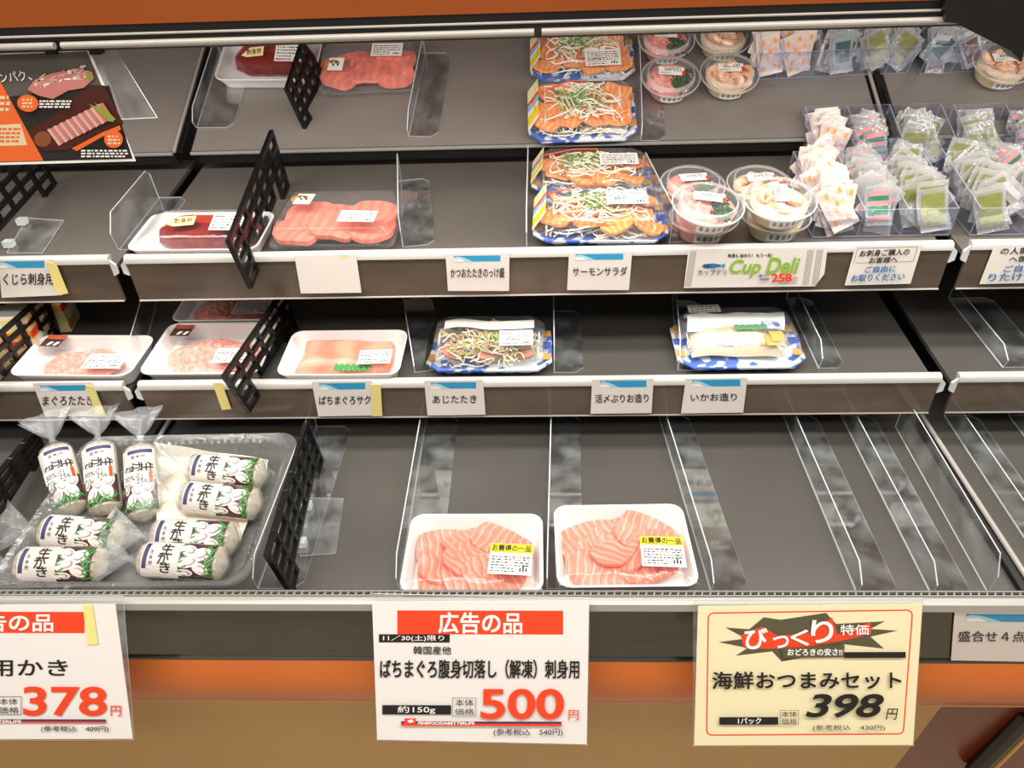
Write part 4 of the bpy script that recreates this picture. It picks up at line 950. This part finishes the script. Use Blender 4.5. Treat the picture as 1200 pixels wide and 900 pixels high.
def sheetf(u, v):
    P = (cs[3]*(1-u)+cs[2]*u)*(1-v)+(cs[0]*(1-u)+cs[1]*u)*v
    return P+Vector((0, 0, .002+.006*noise.noise(Vector((u*3, v*3, 1)))+.02*max(0, v-.8)**1.2*3))
s_.surf(sheetf, 20, 20, 0, .0012); o = s_.build('paper_sheet', mat('white_towel_paper', 'e6ddcd', .8, bump=.4, col2='ddd2c0', scale=200), None, True, off=cs[3]); o.location = cs[3]; tag(o, 'white absorbent paper sheet lining the right half of the oyster tray', 'paper')
# one bag with its parts
OYS = mat('oyster_flesh', 'cfbfa6', .35, spec=.6, col2='8f7d66', scale=70, bump=.5, lo=.4, hi=.75)
PRN = mat('printed_white_film', 'd3cac3', .35); OYP = mat('oyster_print', 'e2d4d0', .35); OYD = mat('oyster_shadow_print', '9c8480', .35); DKR = mat('dark_maroon_print', '4a2c2a', .35); LEAF = mat('leaf_print', '3f8a3a', .35)
RB, LB = .0245, .128
def oyster_bag(mtx, label, seed, sticker_on, red=False, tailrot=0):
    r = empty('oyster_bag', label, 'oyster bag', mtx, 'bags of raw oysters'); R = random.Random(seed)
    sq = .82     # slightly flattened
    def body(rad, x0, x1, n=26, bumps=0):
        rings = []
        for i in range(15):
            t = i/14; x = x0+(x1-x0)*t; k = min(1, (1-(1-min(1, t*5))**2)**.5 + .12, (1-(1-min(1, (1-t)*4.5))**2)**.5+.2)
            rings.append([Vector((x, rad*k*cos(2*pi*j/n)*(1+bumps*noise.noise(Vector((x*90, j*.9, seed)))), RB*sq+rad*sq*k*sin(2*pi*j/n)*(1+bumps*noise.noise(Vector((x*90, j*.9, seed+7)))))) for j in range(n)])
        q = MB(); q.loft(rings); return q
    body(RB*.94, -LB*.48, LB*.47, 26, .05).build('oyster_meat', OYS, r, True)
    body(RB, -LB*.5, LB*.5, 28, .02).build('bag_film', BAGF, r, 60)
    # printed band wrapped over the top of the bag: u along the bag, v around it
    def wr(x, a, e=0): return Vector((x, -(RB*.985+e)*sin(a), RB*sq+(RB*.985+e)*sq*cos(a)))
    q = MB()
    def patch(x0, x1, a0, a1, mi, e, n=8):
        k = max(1, int(abs(x1-x0)/.01))
        q.surf(lambda u, v: wr(x0+(x1-x0)*u, a0+(a1-a0)*v, e), k, n, mi)
    A = 1.15
    patch(-LB*.36, LB*.03, -A, A, 0, .0004, 14); patch(LB*.03, LB*.38, -A, A, 3, .0004, 14)
    patch(-LB*.345, -LB*.30, -.9, .55, 6, .0007, 12)
    def blob(x, a, rx, ra, mi, rot=0, e=.0008, n=14, wob=.15):
        pts = [wr(x, a, e)]+[wr(x+rx*cos(t)*cos(rot)-ra*RB*sin(t)*sin(rot), a+(rx*cos(t)*sin(rot)/RB+ra*sin(t)*cos(rot)), e+.0001) for t in [2*pi*k/n for k in range(n)]]
        q.add(pts, [(0, k+1, (k+1) % n+1) for k in range(n)], mi)
    for (x, a, rx, ra, ro) in ((.11, -.55, .012, .34, .5), (.13, .1, .014, .3, -.3), (.24, -.35, .013, .38, -.4), (.26, .45, .012, .3, .5), (.09, .7, .012, .22, 0)):
        blob(x*LB, a, rx, ra, 1, ro); blob(x*LB+.002, a, rx*.6, ra*.55, 2, ro, .0012); blob(x*LB+.001, a, rx*.48, ra*.42, 1, ro, .0016)
    for k in range(12):
        blob((.31+.05*(k % 3)/2)*LB, -.8+k*.15, .008, .05, 4, R.uniform(-1.2, 1.2), .0014, 8); 
    for k in range(8): blob((.05+.04*(k % 2))*LB, -.9+k*.25, .004, .05, 4, R.uniform(-.5, .5), .001, 8)
    # brushed lettering across the bag (reads along the girth)
    for ch, a, sz, dx in (('生', -.55, .017, -.115), ('か', -.02, .015, -.13), ('き', .46, .014, -.10)):
        vs, fs = glyphs(ch, .018)
        q.add([wr(LB*dx+(u-.5)*sz, a-((v-.5)*sz)/RB, .0012) for u, v in vs], fs, 5)
    for k, ch in enumerate('生食用'):
        vs, fs = glyphs(ch, .004); q.add([wr(-LB*.26+(u-.5)*.005, -.35+.3*k-((v-.5)*.005)/RB, .001) for u, v in vs], fs, 5)
    q.build('printed_band', [PRN, OYP, OYD, DKR, LEAF, INK, NAVY], r, True)
    if sticker_on:
        q = MB()
        q.surf(lambda u, v: wr(LB*(-.075+.165*u)+.004*(.5-v), -.85+1.8*v, .0019), 3, 14, 0); q.surf(lambda u, v: wr(LB*(-.06+.135*u), -.8+.22*v, .0022), 2, 3, 1)
        for body_, x0, x1, a0, a1 in (('30%引', -.045, .035, .8, -.25), ('通常価格より', .05, .078, .85, .2), ('256', .02, .078, .05, -.5)):
            vs, fs = glyphs(body_, .01)
            q.add([wr(LB*(x1-(x1-x0)*v), a0+(a1-a0)*u, .0024) for u, v in vs], fs, 2)
        o = q.build('discount_sticker', [LABEL, RED, INK], r, True)
    if red:
        q = MB(); q.surf(lambda u, v: wr(LB*(-.25+.38*u), 1.12+.2*v, .001), 8, 2); q.build('red_strip_label', RED, r, True)
    # tied tail
    q = MB(); rings = []; n = 22
    for i, (x, k, fl_) in enumerate(((0, .55, 1), (.008, .22, 1), (.014, .16, 1), (.024, .5, .8), (.04, 1.0, .45), (.056, 1.45, .3))):
        rings.append([Vector((-LB*.47-x, RB*k*cos(2*pi*j/n)*(1+.18*sin(j*2.3)*(i > 2)), RB*sq+RB*k*fl_*sin(2*pi*j/n)*(1+.25*sin(j*3.1)*(i > 2))+.004*(i > 3)*sin(j*1.7))) for j in range(n)])
    q.loft(rings, 0, False, False); o = q.build('tied_tail', BAGF, r, 60)
    return r
def bag_at(c, head, hl, hh, label, seed, st=False, red=False, roll=0):
    """c, head: centre and tied end of the bag where they show, heights hl (centre) and hh (head) over the deck"""
    a = on('deck', hl, *c); b_ = on('deck', hh, *head)
    x = (a-b_).normalized(); n = Vector((0, 0, 1)); y = n.cross(x).normalized(); z = x.cross(y)
    M = Matrix((x, y, z)).transposed().to_4x4() ; M.translation = a-z*RB*.82
    M = M @ Matrix.Translation((0, 0, RB*.82)) @ Matrix.Rotation(roll, 4, 'X') @ Matrix.Translation((0, 0, -RB*.82))
    return oyster_bag(M, label, seed, st, red)
L_ = 'oyster bag with discount sticker leaning at the tray back, '
bag_at((75, 562), (60, 512), .034, .066, L_+'leftmost of three', 1, True)
bag_at((120, 560), (114, 507), .034, .066, L_+'middle of three', 2, True)
bag_at((167, 565), (164, 515), .034, .066, L_+'rightmost of three', 3, True)
bag_at((266, 553), (215, 549), .034, .036, 'oyster bag lying rearmost on the paper sheet', 4, roll=.55)
bag_at((258, 587), (208, 582), .032, .034, 'oyster bag lying second from the back on the paper sheet', 5, roll=.55)
bag_at((228, 630), (173, 628), .030, .032, 'oyster bag lying right of centre in the tray, third row from the back', 6, roll=.55)
bag_at((96, 626), (44, 622), .030, .032, 'oyster bag with a red strip lying at the left of the tray', 7, False, True, .55)
bag_at((214, 658), (160, 655), .028, .03, 'oyster bag lying nearest the front rim at the right of the tray', 8, roll=.55)
bag_at((72, 662), (20, 662), .028, .03, 'oyster bag lying nearest the front rim at the left of the tray', 9, roll=.55)

# ------------------------------------------------------------------ clear bins of sachets
def sachet_mesh(kind):
    w_, h_ = {'ginger': (.036, .058), 'wasabi': (.034, .05), 'soy': (.03, .062), 'leaf': (.04, .055), 'dark': (.036, .06)}[kind]
    w_ *= 1.12; h_ *= 1.14; sf = clear('sachet_film', tint=(.9, .9, .9), ior=1.7, rough=.12, haze=.34, hazecol=(.62, .60, .58), bump=.8, bscale=80)
    q = MB(); N_ = 8
    def f(u, v, s_):
        e = min(1, 6*min(u, 1-u))*min(1, 6*min(v, 1-v)); return ((u-.5)*w_, (v-.5)*h_, s_*(.0004+.0015*e**.6)+.004*(v-.5)**2*4+.0012*sin(v*7+u*2))
    for s_ in (1, -1):
        vs = [f(i/N_, j/N_, s_) for j in range(N_+1) for i in range(N_+1)]
        fs = []; ms = []
        for j in range(N_):
            for i in range(N_):
                a = j*(N_+1)+i; fq = (a, a+1, a+N_+2, a+N_+1); fs.append(fq if s_ > 0 else fq[::-1])
                edge = j in (0, N_-1)
                if kind == 'ginger': m_ = 0 if edge or i in (0, N_-1) or (i+j*2) % 5 < 2 else (1 if (i*3+j) % 4 else 2)
                elif kind == 'wasabi': m_ = 0 if edge or i in (0, N_-1) else (1 if j in (2, 3, 5) else 2)
                elif kind == 'soy': m_ = 0 if edge or j == 5 else (1 if j < 5 and 0 < i < N_-1 else 2)
                elif kind == 'leaf': m_ = 0 if edge or i in (0, N_-1) else (1 if j >= 3 else 2)
                else: m_ = 0 if edge or i in (0, N_-1) else (1 if 1 < j < 6 and i > 1 else 2)
                ms.append(m_)
        q.add(vs, fs, ms)
    mats = {'ginger': [mat('sachet_white', 'd6c5bb', .3, spec=.8, bump=1.0, scale=90), mat('sachet_pink', 'dfb4a4', .3, spec=.8, bump=1.0, scale=90), mat('sachet_orange', 'e39a4a', .3, spec=.8, bump=1.0, scale=90)],
            'wasabi': [sf, mat('sachet_green', '2f7a5c', .3, spec=.8, bump=1.0, scale=90), mat('sachet_rose', 'e08a8f', .3, spec=.8, bump=1.0, scale=90)],
            'soy': [sf, mat('sachet_brown', '6a4a42', .25, spec=.8, bump=1.0, scale=90), mat('sachet_grey', 'b9b6b4', .25, spec=.8, bump=1.0, scale=90)],
            'leaf': [sf, mat('sachet_olive', '7f8048', .3, spec=.8, bump=1.0, scale=90), mat('sachet_pale_olive', 'a9a87a', .3, spec=.8, bump=1.0, scale=90)],
            'dark': [sf, mat('sachet_teal', '3f5a58', .25, spec=.8, bump=1.0, scale=90), mat('sachet_slate', '8f9a9c', .25, spec=.8, bump=1.0, scale=90)]}[kind]
    me_o = q.build('seasoning_sachet', mats, None, True); me = me_o.data; bpy.data.objects.remove(me_o); return me
SM = {}
BINL = {'ginger': 'white and orange sachet', 'wasabi': 'white, green and rose sachet', 'soy': 'glossy brown and grey sachet', 'leaf': 'olive green sachet', 'dark': 'silvery teal sachet'}
def bin_(pl, FL, FR, depth, hgt, splits, fill, label, seed, where, wl=.0018, label_comp=('left', 'middle', 'right', 'rightmost')):
    a, b_ = on(pl, .001, *FL), on(pl, .001, *FR); n = plane(pl)[1]; x = (b_-a); W = x.length; x.normalize(); y = n.cross(x)
    M = Matrix((x, y, n)).transposed().to_4x4(); M.translation = a
    r = empty('clear_sachet_bin', label, 'bin', M); fh = hgt*.9
    def pl_(name, poly, ex): q = MB(); q.slab(poly, ex, 0, 1); q.build(name, [BIN, BINE], r)
    pl_('floor_panel', [(0, 0, 0), (W, 0, 0), (W, depth, 0), (0, depth, 0)], (0, 0, wl))
    pl_('front_panel', [(0, 0, wl), (W, 0, wl), (W, 0, fh), (0, 0, fh)], (0, wl, 0))
    pl_('back_panel', [(0, depth, wl), (W, depth, wl), (W, depth, hgt*1.25), (0, depth, hgt*1.25)], (0, -wl, 0))
    for nm, xx in [('side_panel', 0), ('side_panel', W-wl)]+[('divider_panel', W*s_) for s_ in splits]:
        pl_(nm, [(xx, wl, wl), (xx, depth-wl, wl), (xx, depth-wl, hgt*1.25), (xx, wl, fh)], (wl, 0, 0))
    ed = [0]+list(splits)+[1]; R = random.Random(seed)
    for c_, (kind, cnt) in enumerate(fill):
        if not kind: continue
        x0, x1 = ed[c_]*W+.004, ed[c_+1]*W-.004
        base = kind
        cnt = min(int(cnt*1.5), int((depth-.034)/.0036)); tilt_ = R.uniform(-.05, .05)
        for k in range(cnt):
            kind = base if R.random() < .72 else {'ginger': 'ginger', 'wasabi': R.choice(('soy', 'dark')), 'leaf': R.choice(('soy', 'leaf', 'dark')), 'dark': 'soy', 'soy': 'dark'}[base]
            if kind not in SM: SM[kind] = sachet_mesh(kind)
            nm = BINL[kind]; lab = '%s, %s compartment, %s' % (nm, label_comp[c_], where)
            o = bpy.data.objects.new('seasoning_sachet', SM[kind]); C.objects.link(o)
            yy = .02+(depth-.036)*k/max(1, cnt-1)+R.uniform(-.0004, .0004)
            zz = .031+R.uniform(-.003, .012)+.008*k/cnt; xx = (x0+x1)/2+R.uniform(-1, 1)*max(0, (x1-x0)/2-.021)
            rot = Matrix.Rotation(tilt_+R.uniform(-.03, .03), 4, 'Z') @ Matrix.Rotation(radians(58+R.uniform(-2, 2)), 4, 'X') @ Matrix.Rotation(R.uniform(-.35, .35)+R.choice((0, 0, 0, .5, -.45)), 4, 'Z')
            o.matrix_world = M @ Matrix.Translation((xx, yy, max(zz, .03))) @ rot
            tag(o, lab, 'sachet', '%s, %s compartment %s' % (nm+'s', label_comp[c_], where))
bin_('upper', (951, 279), (1112, 276), .16, .05, (.33, .64), (('ginger', 24), ('wasabi', 18), ('leaf', 14)), 'clear three-part sachet bin at the front of the upper shelf, beside the cups', 1, 'at the front of the upper shelf')
bin_('upper', (945, 204), (1106, 201), .085, .066, (.31, .62), (('ginger', 22), ('wasabi', 16), ('leaf', 10)), 'clear three-part sachet bin behind the front bin on the upper shelf', 2, 'behind the front bin on the upper shelf')
bin_('rear', (884, 94), (1063, 86), .075, .062, (.14, .37, .67, .85), (('ginger', 5), ('ginger', 12), ('dark', 14), ('leaf', 8), ('leaf', 6)), 'clear five-part sachet bin on the rear shelf left of the joint strip', 3, 'on the rear shelf left of the joint strip', label_comp=('first', 'second', 'third', 'fourth', 'fifth'))
bin_('upper', (1136, 276.5), (1300, 274), .16, .05, (.36, .7), (('leaf', 18), ('wasabi', 14), (None, 0)), 'clear sachet bin at the front of the right section, beyond the joint', 4, 'at the front of the right section')
bin_('upper', (1120, 203), (1290, 200), .085, .066, (.36, .68), (('leaf', 16), ('wasabi', 12), (None, 0)), 'clear sachet bin behind the front bin of the right section', 5, 'behind the front bin of the right section')
bin_('rear', (1077, 87), (1142, 84.5), .075, .062, (.55,), (('dark', 20), ('soy', 14)), 'clear sachet bin on the rear shelf right of the joint strip', 6, 'on the rear shelf right of the joint strip')
cup(cup_mat('rear', 1176, 74, lift=.003), 'shrimp', 'round clear cup of shrimp beyond the black bracket at the top right', 21, '20%引', GC, .0)
